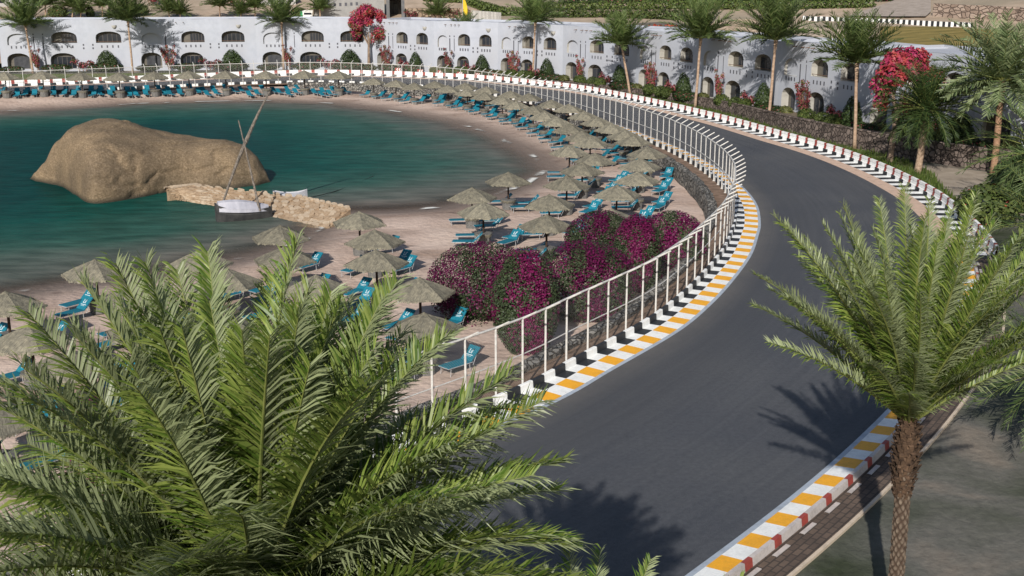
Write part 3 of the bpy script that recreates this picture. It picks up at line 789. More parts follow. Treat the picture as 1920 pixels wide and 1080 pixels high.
far_palm(un(1720,325,-.03), (1738,205), 'dense dark green date palm with drooping fronds by the track wall', CR_dark, 3.7, tr=.3, trunk_m=mat('bark_dark', (.20,.13,.09), (.44,.32,.23), 4, .9, .6))
far_palm(un(1862,330,-.03), (1880,150), 'big pale green palm in the upper right corner', CR_pale, 5.0, tr=.28, trunk_m=mat('bark_brown', (.25,.14,.085), (.36,.22,.14), 4, .9, .6))
far_palm(un(1985,420,-.03), (1965,290), 'palm with fronds reaching in from the right edge', CR_mid, 4.4, tr=.25)
far_palm(un(1960,560,-.03), (1975,430), 'low palm at the right edge below the others', CR_mid, 3.4, tr=.25)
far_palm(un(1990,860,-.03), (2010,700), 'palm outside the right edge with fronds over the path', CR_mid, 3.0, tr=.22)

# bougainvillea hedges on the beach
bg_leaf = leafmat('bougainvillea_leaf', (.028,.046,.020), (.075,.10,.045), trans=.2)
bg_flow = leafmat('bougainvillea_flower', (.075,.003,.036), (.17,.009,.082), trans=.2)
bg_flow2 = leafmat('bougainvillea_flower_pink', (.10,.005,.045), (.22,.016,.10), trans=.2)
def bush(name, c, rad, n, label, cat, mats, size, group=None, dens=.55, seed=1, flower_top=.25, clumps=22, freq=1.4):
    rg = random.Random(seed); root = empty(name, (c.x, c.y, c.z), label, cat, group)
    ph = [rg.uniform(0, 6.28) for _ in range(6)]
    def fl(q, p):
        v = math.sin(q.x*freq*1.7+ph[0])*math.sin(q.y*freq*1.9+ph[1]) + math.sin(q.z*freq*2.1+ph[2])*math.sin(q.x*freq*3.1+ph[3])*.8 + flower_top*p.z
        return 1 if v + rg.uniform(-.8,.8) > 1-2*dens else 0
    mb = MB()
    leafcloud(mb, (0,0,rad[2]*.5), (rad[0]*.98, rad[1]*.98, rad[2]*.54), n*2//3, size, fl, .78, -.95, .3, rg, False)
    for k in range(clumps):
        a = rg.uniform(0, 6.28); e = rg.uniform(.0, 1.4); 
        cc = (rad[0]*.72*math.cos(a)*math.cos(e), rad[1]*.72*math.sin(a)*math.cos(e), rad[2]*(.12+.62*math.sin(e)*rg.uniform(.75,1.1)))
        s = rg.uniform(.2,.36)
        leafcloud(mb, cc, (rad[0]*s, rad[1]*s, rad[2]*s*.8), n//3//clumps, size, fl, .5, -1, .3, rg, False)
    mb.build('foliage', mats, root)
    st = MB()
    for k in range(5):
        a = rg.uniform(0, 6.28); st.tube([(0,0,-.1), (math.cos(a)*rad[0]*.3, math.sin(a)*rad[1]*.3, rad[2]*.6)], [.05,.02], 5)
    st.build('stem', wood_m, root)
    return root
BG = [((905,600),2.75,2.0,3.9,'left one of the purple bougainvillea bushes, reaching toward the loungers',[bg_leaf,bg_flow],41,.46),
      ((985,668),1.55,1.3,5.0,'pinkish bougainvillea bush closest to the fence',[bg_leaf,bg_flow2],42,.46),
      ((1095,606),2.6,1.8,4.1,'middle purple bougainvillea bush behind the fence',[bg_leaf,bg_flow],43,.52),
      ((1125,510),2.1,1.4,3.5,'rearmost purple bougainvillea bush beside the thatched parasols',[bg_leaf,bg_flow],44,.42),
      ((1192,552),1.35,1.2,4.3,'narrow pinkish bougainvillea bush between two purple ones',[bg_leaf,bg_flow2],45,.48),
      ((1258,520),2.0,1.4,3.75,'rightmost purple bougainvillea bush before the bend',[bg_leaf,bg_flow],46,.46)]
for (px, rx, ry, rz, lb, ms, sd, dn) in BG:
    bush('bougainvillea', un(px[0], px[1]-6, -1.0), (rx*1.05, ry, rz*.97), 26000, lb, 'bush', ms, .058, 'purple bougainvillea bushes on the beach', dn, sd)
for px, lb, sd in (((165,830),'purple bougainvillea bush beyond the left fronds of the large palm',47), ((200,930),'bougainvillea bush mostly hidden by the large palm',48)):
    bush('bougainvillea', un(px[0], px[1], -1.0), (1.3, 1.2, 1.7), 5000, lb, 'bush', [bg_leaf, bg_flow2], .07, 'purple bougainvillea bushes on the beach', .65, sd)

# flowering trees
red_leaf = leafmat('red_blossom', (.33,.025,.04), (.52,.11,.085), clump=(.40,.04,.13), cs=.8, trans=.3)
red_green = leafmat('tree_leaf', (.05,.08,.02), (.16,.16,.05), trans=.2)
def flower_tree(base, crown_c, rad, label, seed, n=9000, pink=False):
    rg = random.Random(seed); root = empty('flowering_tree', base, label, 'tree')
    c = crown_c - base; mb = MB()
    mb.tube([(0,0,-.1), (c.x*.2, c.y*.2, c.z*.45), (c.x*.7, c.y*.7, c.z*.85)], [.3,.2,.1], 8)
    for k in range(7):
        a = rg.uniform(0,6.28); mb.tube([(c.x*.35,c.y*.35,c.z*.55), (c.x+math.cos(a)*rad[0]*.6, c.y+math.sin(a)*rad[1]*.6, c.z+rg.uniform(-.2,.4)*rad[2])], [.1,.03], 5)
    mb.build('trunk', mat('tree_bark', (.16,.11,.08), (.30,.22,.16), 3, .9, .4), root)
    mb = MB()
    def mf(q, p): return 1 if rg.random() < (.38 if (q.z-c.z) < .1*rad[2] else .09) else 0
    for k in range(26):
        a = rg.uniform(0,6.28); e = rg.uniform(-.6,1.4); s = rg.uniform(.24,.42); rr = .74
        cc = (c.x+rad[0]*rr*math.cos(a)*math.cos(e), c.y+rad[1]*rr*math.sin(a)*math.cos(e), c.z+rad[2]*rr*math.sin(e))
        leafcloud(mb, cc, (rad[0]*s, rad[1]*s, rad[2]*s), n//26, .17, mf, .45, -1, .2, rg, False)
    for k in range(6):                           # hanging sprays
        a = rg.uniform(0,6.28); cc = (c.x+rad[0]*.75*math.cos(a), c.y+rad[1]*.75*math.sin(a), c.z-rad[2]*rg.uniform(.5,1.0))
        leafcloud(mb, cc, (rad[0]*.16, rad[1]*.16, rad[2]*.4), 160, .15, mf, .3, -1, .1, rg, False)
    mb.build('crown', [red_leaf, red_green], root)
    return root
b = un(692,131,0); zc = depth_at(b)-1
flower_tree(b, at_depth(692, 48, zc), (3.3, 2.6, 3.3), 'round red flowering tree in front of the hotel left of centre', 61)
b = un(1668,304,0); zc = depth_at(b)
flower_tree(b, at_depth(1700, 145, zc), (3.0, 2.2, 2.4), 'pink flowering tree behind the dark date palm', 62)

# planting along the hotel
shr_dark = leafmat('shrub_dark', (.014,.028,.008), (.05,.075,.022), trans=.1)
shr_green = leafmat('shrub_green', (.035,.06,.014), (.12,.15,.04), trans=.15)
shr_ol = leafmat('shrub_olive', (.06,.07,.02), (.17,.17,.06), trans=.15)
bract = leafmat('bract_pink', (.24,.035,.06), (.38,.10,.11), trans=.25)
def shrub_mesh(seed, rad, n, size, mats, fl=0.0, taper=0.0, sh=.6):
    rg = random.Random(seed); mb = MB()
    leafcloud(mb, (0,0,rad[2]*.48), (rad[0], rad[1], rad[2]*.55), n, size, lambda q, p: 1 if rg.random() < fl else 0, sh, -.95, .3, rg, False)
    if taper:
        mb.v = [(x*(1-taper*max(0, z)/rad[2]), y*(1-taper*max(0, z)/rad[2]), z) for x, y, z in mb.v]
    return mb.mesh('foliage', mats)
M_ball = [shrub_mesh(s, (.9,.9,1.35), 1200, .11, [shr_green]) for s in (1, 2)]
M_tall = shrub_mesh(3, (1.5,1.2,3.4), 2200, .15, [shr_dark], 0, .45)
M_hedge = shrub_mesh(4, (1.9,.8,1.3), 1500, .13, [shr_dark, bract], .04)
M_agave = shrub_mesh(5, (.9,.8,1.0), 500, .16, [shr_ol])
def climber_mesh(seed):
    rg = random.Random(seed); mb = MB()
    for k in range(9):
        a = rg.uniform(-1,1); h = rg.uniform(2.2,4.3); p0 = Vector((rg.uniform(-.2,.2),0,0)); p1 = Vector((a*1.2, rg.uniform(-.3,.2), h))
        mb.tube([p0, p0.lerp(p1,.5)+Vector((-a*.3,0,.3)), p1], [.04,.03,.015], 4, 2)
        for q in range(5):
            c = p0.lerp(p1, rg.uniform(.3,1.05)); leafcloud(mb, c, (.32,.3,.4), 34, .12, lambda u, p: 1 if rg.random() < .6 else 0, .2, -1, .2, rg, False)
    return mb.mesh('foliage', [shr_ol, bract, wood_m])
M_climb = [climber_mesh(s) for s in (1, 2)]
def bract_mesh(seed):
    rg = random.Random(seed); mb = MB()
    for cx, cz in ((-.8,1.5),(0,.9),(.75,1.1)):
        mb.tube([(cx*.4,0,-.1),(cx,0,cz)], .04, 4, 2)
        leafcloud(mb, (cx,0,cz), (.5,.45,.55), 190, .12, lambda q, p: 1 if rg.random() < .65 else 0, .3, -1, .2, rg, False)
    return mb.mesh('foliage', [shr_dark, bract, wood_m])
M_bract = bract_mesh(7)
BN = ['leftmost wide hotel block', 'wide hotel block behind the leftmost palms', 'wide hotel block with the two small palms', 'narrow hotel block behind the red tree', 'hotel block right of the red tree', 'hotel block below the yellow sail', 'hotel block at the tall middle palm', 'hotel block at the leaning palm', 'hotel block below the rock slope', 'hotel block between the last slim palms', 'hotel block behind the pink tree', 'rightmost hotel block']
def plant(name, me, i, fx, dist, label, cat, group, sc=1.0, wide=1.0):
    a, b = FV[i], FV[i+1]; d = b-a; n = Vector((d.y, -d.x)).normalized()
    n2_ = Vector((-a.x, -a.y)).normalized()           # set along the path from the arches toward the track
    sh_ = max(0, min(.2, (i-3)*.032)); p = a + d*(fx + sh_*dist*.68) + n*dist
    root = empty(name, (p.x, p.y, BASE[i]-.15), label, cat, group, math.atan2(d.y, d.x))
    put('foliage', me, root, (0,0,0), (0,0,0), (sc*wide, sc, sc)); return root
for i in range(12):
    w_ = 1.5 if i < 3 else 1.0; nm = BN[i]
    plant('climbing_plant', M_climb[i % 2], i, .28, 1.0, 'sparse pink flowering climber at the ' + nm, 'climber', 'pink climbers along the hotel', .95, 1)
    plant('shrub', M_tall, i, .80, 1.5, 'tall dark conical shrub at the ' + nm, 'shrub', 'dark shrubs along the hotel', .95, w_)
    plant('flowering_shrub', M_bract, i, .62, 1.6, 'red flowering shrub at the ' + nm, 'shrub', 'red shrubs along the hotel', 1.05, w_)
    plant('hedge', M_hedge, i, .80, 2.6, 'low dark hedge below the conical shrub, ' + nm, 'hedge', 'low hedges along the hotel', .95, w_*1.1)
    if i > 3:
        plant('round_shrub', M_ball[0], i, .285, 2.3, 'round shrub under the climber, ' + nm, 'shrub', 'round shrubs along the hotel', 1.0, 1.3)
        plant('round_shrub', M_ball[1], i, .46, 2.4, 'left of two round shrubs, ' + nm, 'shrub', 'round shrubs along the hotel')
        plant('round_shrub', M_ball[0], i, .56, 2.5, 'right of two round shrubs, ' + nm, 'shrub', 'round shrubs along the hotel')
        plant('hedge', M_hedge, i, .93, 2.3, 'low dark hedge at the right corner, ' + nm, 'hedge', 'low hedges along the hotel', .9, 1.0)
        plant('agave', M_agave, i, .05, 1.6, 'low olive spiky plant, ' + nm, 'plant', 'olive plants along the hotel')
    else:
        plant('hedge', M_hedge, i, .44, 2.8, 'low hedge under the middle arch, ' + nm, 'hedge', 'low hedges along the hotel', .9, 1.5)
        plant('hedge', M_hedge, i, .12, 3.0, 'low hedge under the left arch, ' + nm, 'hedge', 'low hedges along the hotel', .7, 1.5)
# right side shrubs
M_hib = shrub_mesh(15, (2.2,2.0,2.6), 3000, .14, [shr_green, leafmat('hibiscus', (.5,.05,.04), (.65,.12,.09))], .015)
r_ = empty('hibiscus', un(1850,420,-.03), 'green hibiscus bush with a few red flowers at the right edge', 'bush'); put('foliage', M_hib, r_)
r_ = empty('shrub', un(1790,300,-.03), 'dark green shrub behind the dense date palm', 'shrub'); put('foliage', M_tall, r_, sc=(1.6,1.5,1.1))
r_ = empty('shrub', un(1905,395,-.03), 'dark green shrub at the right edge under the palms', 'shrub'); put('foliage', M_tall, r_, sc=(1.9,1.8,1.2))

# ------------------------------------------------------------------ fence on the inner side of the track
white_metal = mat('white_metal', (.48,.46,.43), (.66,.64,.61), 5, .5, 0, spec=.4)
def mesh_wire():
    m, nt, b = nodes_of('wire_mesh'); MATS['wire_mesh'] = m
    uv = N(nt, 'ShaderNodeUVMap', uv_map='UVMap'); sx = N(nt, 'ShaderNodeSeparateXYZ'); L(nt, uv.outputs[0], sx.inputs[0])
    outs = []
    for op in ('ADD', 'SUBTRACT'):
        a = N(nt, 'ShaderNodeMath', operation=op); L(nt, sx.outputs[0], a.inputs[0]); L(nt, sx.outputs[1], a.inputs[1])
        k = N(nt, 'ShaderNodeMath', operation='MULTIPLY'); L(nt, a.outputs[0], k.inputs[0]); k.inputs[1].default_value = 9.0
        fr = N(nt, 'ShaderNodeMath', operation='FRACT'); L(nt, k.outputs[0], fr.inputs[0])
        lt = N(nt, 'ShaderNodeMath', operation='LESS_THAN'); L(nt, fr.outputs[0], lt.inputs[0]); lt.inputs[1].default_value = .045
        outs.append(lt)
    mx_ = N(nt, 'ShaderNodeMath', operation='MAXIMUM'); L(nt, outs[0].outputs[0], mx_.inputs[0]); L(nt, outs[1].outputs[0], mx_.inputs[1])
    b.inputs['Base Color'].default_value = (.45,.43,.40,1)
    tr = N(nt, 'ShaderNodeBsdfTransparent'); ms = N(nt, 'ShaderNodeMixShader')
    L(nt, mx_.outputs[0], ms.inputs[0]); L(nt, tr.outputs[0], ms.inputs[1]); L(nt, b.outputs[0], ms.inputs[2]); L(nt, ms.outputs[0], nt.nodes['Material Output'].inputs[0])
    return m
fence = empty('mesh_fence', (RI[0].x, RI[0].y, 0), 'tall white post and wire mesh fence following the beach side of the track', 'fence')
org = Vector((RI[0].x, RI[0].y, 0))
FO = -1.78
i0f = min(range(ni), key=lambda i: (RI[i]-Vector((-5,34.7))).length)
ids = list(range(i0f, ni, 1))
def curve_tube(z, r, o, n=6, st=2):
    mb = MB(); mb.tube([off(RI, NI, i, o, z)-org for i in ids[::st]], r, n); return mb
curve_tube(3.0, .045, FO).build('top_rail', white_metal, fence)
curve_tube(1.5, .026, FO-.05).build('middle_rail', white_metal, fence)
wm = MB(); P = [[off(RI, NI, i, FO-.02, z)-org for z in (.35, 1.7, 2.97)] for i in ids[::2]]; wm.grid(P)
me = wm.mesh('wire_mesh', mesh_wire()); uvl = me.uv_layers.new(name='UVMap')
lp = np.empty(len(me.loops), dtype=np.int32); me.loops.foreach_get('vertex_index', lp)
uvq = np.array([(i*BL, z) for i in ids[::2] for z in (.35, 1.7, 2.97)]); uvl.data.foreach_set('uv', uvq[lp].reshape(-1).astype(np.float32))
put('wire_mesh', me, fence)
pm = MB(); pm.tube([(0,0,-.1),(0,0,3.02)], .044, 6); pm.tube([(0,0,2.98),(.66,0,3.36)], .042, 6); pm.box((-.09,-.09,-.02),(.09,.09,.03))
post_me = pm.mesh('post', white_metal)
rest = MB(); cnt = 0
for i in range(i0f, ni, 4):
    p = off(RI, NI, i, FO, 0)-org; a = math.atan2(NI[i].y, NI[i].x)
    if RI[i].x < -72: continue
    if cnt < 100: put('post', post_me, fence, p, (0,0,a))
    else:
        M = Matrix.Translation(p) @ Matrix.Rotation(a, 4, 'Z'); n0 = len(rest.v)
        rest.v += [tuple(M @ v.co) for v in post_me.vertices]; rest.f += [tuple(n0+k for k in f.vertices) for f in post_me.polygons]; rest.m += [0]*len(post_me.polygons)
    cnt += 1
if rest.v:
    o = rest.build('far_posts', white_metal, fence); o['kind'] = 'stuff'; o['label'] = 'many small distant white fence posts'

# ------------------------------------------------------------------ parasols and loungers
def thatch_material():
    m, nt, b = nodes_of('thatch'); MATS['thatch'] = m
    tc = N(nt, 'ShaderNodeTexCoord')
    uv = N(nt, 'ShaderNodeUVMap', uv_map='UVMap')
    mp = N(nt, 'ShaderNodeMapping'); mp.inputs['Scale'].default_value = (7, .8, 1); L(nt, uv.outputs[0], mp.inputs[0])
    n = N(nt, 'ShaderNodeTexNoise', Scale=4, Detail=8, Roughness=.75); L(nt, mp.outputs[0], n.inputs[0])
    n2 = N(nt, 'ShaderNodeTexNoise', Scale=3.2, Detail=6, Roughness=.7); L(nt, tc.outputs['Object'], n2.inputs[0])
    c = ramp(nt, n.outputs[0], [(.3, (.10,.092,.072)), (.5, (.225,.208,.163)), (.72, (.39,.36,.285))])
    c = mixc(nt, 1.0, c, ramp(nt, n2.outputs[0], [(.32, (.55,.56,.58)), (.68, (1.25,1.22,1.15))]), 'MULTIPLY')
    oi = N(nt, 'ShaderNodeObjectInfo'); hv = N(nt, 'ShaderNodeHueSaturation'); mr = N(nt, 'ShaderNodeMapRange'); mr.inputs[3].default_value = .85; mr.inputs[4].default_value = 1.12
    L(nt, oi.outputs['Random'], mr.inputs[0]); L(nt, mr.outputs[0], hv.inputs['Value']); L(nt, c, hv.inputs['Color'])
    L(nt, hv.outputs[0], b.inputs['Base Color']); b.inputs['Roughness'].default_value = .95; b.inputs['Specular IOR Level'].default_value = .1
    bp = N(nt, 'ShaderNodeBump', Strength=.8, Distance=.05); L(nt, n.outputs[0], bp.inputs['Height']); L(nt, bp.outputs[0], b.inputs['Normal'])
    return m
thatch = thatch_material()
pole_m = mat('dark_wood', (.030,.017,.012), (.06,.035,.024), 3, .8, .3, stretch=(5,5,1))
basket = mat('woven_basket', (.10,.10,.10), (.21,.20,.185), 9, .9, .6, 18, stretch=(1,1,3))
def canopy_mesh(seed):
    rg = random.Random(seed); mb = MB(); uvv = []
    rad, ze, za = 1.72, 2.02, 2.76; n = 6
    for k in range(n):
        a0, a1 = 2*math.pi*k/n, 2*math.pi*(k+1)/n
        p0, p1 = Vector((rad*math.cos(a0), rad*math.sin(a0), ze)), Vector((rad*math.cos(a1), rad*math.sin(a1), ze)); ap = Vector((0,0,za))
        rows = []
        for i in range(9):
            t = i/8; row = []
            for j in range(9):
                s = j/8; q = ap.lerp(p0.lerp(p1, s), t)
                if 0 < i: q.z += rg.uniform(-.008,.008) - .07*math.sin(math.pi*s)*t + .05*math.sin(math.pi*t)
                row.append(q); uvv.append((s*t*1.7 + k*3.1, t*1.7))
            rows.append(row)
        mb.grid(rows)
        for j in range(26):                      # straw fringe
            s = (j+rg.random())/26; q = p0.lerp(p1, s)*1.0; o_ = Vector((q.x, q.y, 0)).normalized(); sd = (p1-p0).normalized()
            w = rg.uniform(.03,.07); l = rg.uniform(.04,.11)
            mb.quad(q-sd*w+Vector((0,0,.03)), q+sd*w+Vector((0,0,.03)), q+sd*w*.6+o_*l*.5-Vector((0,0,l)), q-sd*w*.6+o_*l*.5-Vector((0,0,l)))
            uvv += [(s*3,1.6),(s*3+.05,1.6),(s*3+.05,1.8),(s*3,1.8)]
    for j in range(22):                          # topknot
        a = rg.uniform(0,6.28); o_ = Vector((math.cos(a), math.sin(a), 0)); sd = Vector((-o_.y, o_.x, 0))*.05; q = Vector((0,0,za+.05)); e = o_*.2 + Vector((0,0,za-.08))
        mb.quad(q-sd*.5, q+sd*.5, e+sd, e-sd); uvv += [(0,0),(.1,0),(.1,.2),(0,.2)]
    me = mb.mesh('canopy', thatch); uvl = me.uv_layers.new(name='UVMap')
    lp = np.empty(len(me.loops), dtype=np.int32); me.loops.foreach_get('vertex_index', lp)
    uvl.data.foreach_set('uv', np.array(uvv)[lp].reshape(-1).astype(np.float32)); return me
CAN = [canopy_mesh(s) for s in (1, 2, 3)]
mb = MB(); mb.tube([(0,0,-.1),(0,0,2.7)], .065, 9)
for k in range(6):
    a = 2*math.pi*(k+.02)/6; mb.tube([(0,0,2.62),(1.6*math.cos(a),1.6*math.sin(a),2.0)], .025, 5)
POLE = mb.mesh('pole', pole_m)
mb = MB()
ring = lambda r, z: [(r*math.cos(2*math.pi*k/10), r*math.sin(2*math.pi*k/10), z) for k in range(11)]
mb.grid([ring(.44,-.02), ring(.47,.5), ring(.50,.66), ring(.58,.70), ring(.58,.75), ring(.05,.76)])
for k in range(44):
    a = 2*math.pi*k/44; o_ = Vector((math.cos(a), math.sin(a), 0)); sd = Vector((-o_.y, o_.x, 0))*.03; q = o_*.585+Vector((0,0,.73)); l = rnd.uniform(.12,.22)
    mb.quad(q-sd, q+sd, q+sd*.7-Vector((0,0,l)), q-sd*.7-Vector((0,0,l)), 1)
TABLE = mb.mesh('drum_table', [basket, thatch])
blue = mat('blue_fabric', (.006,.135,.20), (.012,.175,.245), 5, .65, .2, 60, vary=.15)
blue_dk = mat('blue_fabric_edge', (.004,.06,.09), None)
steel = mat('pale_tube', (.42,.43,.45), (.55,.55,.56), 5, .4, metal=.3)
logo_m = mat('white_print', (.75,.80,.82), None)
mb = MB(); mb.box((-.72,-.33,.35),(.62,.33,.40)); SEAT = mb.mesh('seat', blue)
Mb = Matrix.Translation((.60,0,.385)) @ Matrix.Rotation(R(-43), 4, 'Y')
mb = MB(); mb.box((0,-.33,-.02),(.78,.33,.03), 0, Mb); BACK = mb.mesh('backrest', blue)
mb = MB()                                         # printed emblem: a letter, a palm tree and two lines of small text
def lg(x0, y0, x1, y1): mb.box((x0, y0, .031), (x1, y1, .034), 0, Mb)
lg(.38,.10,.60,.125); lg(.38,.02,.405,.10); lg(.38,-.02,.52,.0)
pc = (.56,-.06)
for k in range(7):
    a = R(-100+ k*33); x, y = pc; dx, dy = math.cos(a)*.11, math.sin(a)*.09
    q = [Mb @ Vector(p) for p in ((x-.012,y-.012,.0335),(x+.012,y+.012,.0335),(x+dx,y+dy,.0335))]; mb.tri(*q); mb.tri(q[0], q[2], q[1])
lg(.36,-.07,.56,-.05)
for k in range(9): lg(.27, .20-k*.047, .305, .17-k*.047)
for k in range(7): lg(.21, .14-k*.042, .23, .115-k*.042)
LOGO = mb.mesh('emblem', logo_m)
mb = MB()
for s in (-.345, .345): mb.tube([(-.76,s,.36),(.66,s,.36)], .018, 5)
mb.tube([(-.76,-.345,.36),(-.76,.345,.36)], .018, 5); mb.tube([(.66,-.345,.36),(.66,.345,.36)], .018, 5)
for s in (-.3,.3): mb.tube([(.72,s,.2),(.98,s,.72)], .014, 5)
FRAME = mb.mesh('frame', steel)
mb = MB(); mb.tube([(0,0,.36),(.03,0,-.03)], .017, 5); LEG = mb.mesh('leg', steel)
mb = MB()
for s in (-.345, .345): mb.tube([(-.76,s,.36),(.66,s,.36)], .02, 4)
for s in (-.33,.33):
    for x in (-.55,.45): mb.tube([(x,s,.36),(x,s,-.03)], .02, 4)
FRAME_FAR = mb.mesh('frame', steel)
def make_lounger(near):
    r = empty('sun_lounger', (0,0,0))
    put('seat', SEAT, r); bk = put('backrest', BACK, r)
    if near:
        put('emblem', LOGO, bk); put('frame', FRAME, r)
        for s in (-.32,.32):
            for x in (-.6,.5): put('leg', LEG, r, (x, s, 0), (0,0,0 if x > 0 else math.pi))
    else: put('frame', FRAME_FAR, r)
    return r
proto = {}
def place_lounger(near, p, a, label, group):
    if near not in proto: o = proto[near] = make_lounger(near)
    else: o = copy_tree(proto[near])
    o.location = p; o.rotation_euler = (0, 0, a); tag(o, label, 'sun lounger', group)
sand_at = lambda x, y: float(sand_z(np.array(x), np.array(y), sdist(np.array(x), np.array(y))))
ppro = {}
def place_parasol(px, label, group, sc=1.0, base=None):
    q = un(px[0], px[1], -1.0+2.76*sc) if base is None else base
    z = max(-1.25, sand_at(q.x, q.y))
    k = rnd.randrange(3)
    if k not in ppro:
        r = ppro[k] = empty('thatched_parasol', (0,0,0)); put('canopy', CAN[k], r); put('pole', POLE, r); put('drum_table', TABLE, r)
    else: r = copy_tree(ppro[k])
    r.location = (q.x, q.y, z if base is not None else -1.0); r.rotation_euler = (0, 0, R(rnd.choice((0,60,120,180))+rnd.uniform(-16,16))); r.scale = (sc,)*3
    tag(r, label, 'parasol', group); return Vector((q.x, q.y, 0))
def beds(q, spec, lab, group, near, jit=6):
    for (dx, dy, ang, word) in spec:
        x, y = q.x+dx, q.y+dy; z = sand_at(x, y)
        place_lounger(near, (x, y, max(z, -1.22)+.02), R(ang+rnd.uniform(-jit, jit)), (word + ' ' + lab) if word else lab, group)
G1 = 'thatched parasols on the near left beach'; G2 = 'thatched parasols on the beach beside the bougainvillea'; GB1 = 'blue loungers on the near left beach'; GB2 = 'blue loungers beside the bougainvillea'
# near group: feet toward lower left, head toward upper right, so the printed backs face the camera
NL = [((10,547),'the left edge parasol beside the dark wet sand'),
      ((177,487),'the leftmost parasol by the water'),
      ((55,610),'the left edge parasol below the dark wet sand'),
      ((125,658),'the big lower left parasol above the bougainvillea'),
      ((255,533),'the parasol just left of the tallest palm fronds'),
      ((372,470),'the waterside parasol behind the tallest frond tips'),
      ((425,504),'the parasol half hidden by tall frond tips'),
      ((525,423),'the parasol in the shallows below the moored boat'),
      ((533,463),'the parasol near the moored boat'),
      ((592,516),'the parasol above the palm\'s middle fronds'),
      ((270,592),'the parasol hidden behind the palm\'s left fronds'),
      ((412,590),'the parasol seen through the palm\'s upper fronds'),
      ((-12,752),'the parasol cut by the left edge lowest on the beach'),
      ((673,397),'the parasol at the shore end of the stone jetty'),
      ((702,431),'the upper overlapping parasol below the jetty'),
      ((705,469),'the lower overlapping parasol below the jetty'),
      ((787,521),'the parasol left of the purple bushes'),
      ((795,587),'the parasol at the fence end below the purple bushes')]
for k, (px, d) in enumerate(NL):
    q = place_parasol(px, 'grey thatched straw parasol: ' + d, G1)
    spec = [(-1.35,.35,52,'blue lounger left of'), (1.35,.25,50,'blue lounger right of'), (-.9,-1.55,62,'blue lounger in front of')]
    if k in (2, 14): spec = spec[:2] + [(1.0,1.5,55,'blue lounger behind')]
    if k in (7, 5, 13): spec = spec[1:2]
    beds(q, spec, d, GB1, True, 9)
NR = [((885,352),'the parasol nearest the shallow water left of the bushes'),
      ((953,323),'the parasol standing furthest out by the water'),
      ((906,379),'the front left parasol of the dense group'),
      ((1030,365),'the parasol second in front of the bougainvillea'),
      ((1025,403),'the parasol standing directly before the bougainvillea'),
      ((1063,330),'the parasol second from the water in the dense group'),
      ((1157,347),'the parasol above the rear bougainvillea bush'),
      ((1148,392),'the parasol half sunk behind the rear bougainvillea'),
      ((1092,305),'the parasol left of centre in the dense group'),
      ((1195,322),'the front right parasol of the dense group'),
      ((1068,272),'the waterside parasol with the long bare pole'),
      ((1116,287),'the parasol beside the one with the long bare pole'),
      ((1200,297),'the parasol second from the rubble wall'),
      ((1214,275),'the parasol nearest the rubble wall at the bend')]
for k, (px, d) in enumerate(NR):
    q = place_parasol(px, 'grey thatched straw parasol: ' + d, G2)
    spec = [(-1.2,-1.15,2,'blue sun lounger front left of'), (-1.1,1.05,4,'blue sun lounger back left of'), (1.5,-.8,58,'blue sun lounger front right of'), (1.9,.9,52,'blue sun lounger back right of')]
    if k == 7: spec = []
    if k in (0, 1): spec = [(.9,-1.2,10,'blue lounger in front of'), (1.1,.95,12,'blue lounger right of')] + [(-.9,1.0,4,'blue lounger behind')]
    beds(q, spec, d, GB2, True, 6)
MID = [(1188,253),(1107,256),(1091,246),(1172,243),(1147,231),(1120,219),(1095,208),(1066,195),(1034,187),(991,175),(1067,232),(1044,219),(1021,209),(1000,198),
       (968,189),(942,181),(908,173),(957,170),(912,162),(876,166),(872,155),(840,160),(815,152),(776,155),(742,150),(700,146)]
GM = 'small thatched parasols in the dense rows along the far bend'; GBM = 'small blue loungers in the dense rows along the far bend'
for k, px in enumerate(MID):
    q = place_parasol(px, 'small thatched parasol in the dense rows between water and far bend', GM)
    t = min(1, max(0, (256-px[1])/100)); a0 = 5 + 50*t          # head end points away from the water
    u = Vector((math.cos(R(a0)), math.sin(R(a0)))); v = Vector((-u.y, u.x))
    sp = []
    for s_, o_ in ((-.7,-1.15),(-.7,1.15),(1.5,0.2)): p = u*s_ + v*o_; sp.append((p.x, p.y, a0, None))
    beds(q, sp, 'small blue lounger in the dense rows between water and far bend', GBM, False, 14)
GF = 'small thatched parasols in the single row on the far left beach'; GBF = 'small blue loungers in the row on the far left beach'
for k, (x, y) in enumerate([(-58,192),(14,190.5),(84,188),(156,186),(226,183.5),(292,181.5),(356,179.5),(425,178.5),(500,177.5),(572,177.5),(636,178.5)]):
    p0 = un(x, y-3, -.55); q = place_parasol(None, 'small thatched parasol in the single row along the far left shore', GF, 1.22, p0)
    a0 = [62,62,62,65,68,72,78,84,90,94,96][k] + 42; u = Vector((math.cos(R(a0)), math.sin(R(a0)))); v = Vector((-u.y, u.x)); sp = []
    for s_, o_ in ((-.3,-1.2),(-.2,1.25),(-.1,2.5),(2.2,-.9),(2.3,.8),(2.2,2.3)): p = u*s_*.9 + v*o_; sp.append((p.x, p.y, a0+rnd.uniform(-12,12), None))
    beds(q, sp, 'small blue lounger in the row along the far left shore', GBF, False, 8)

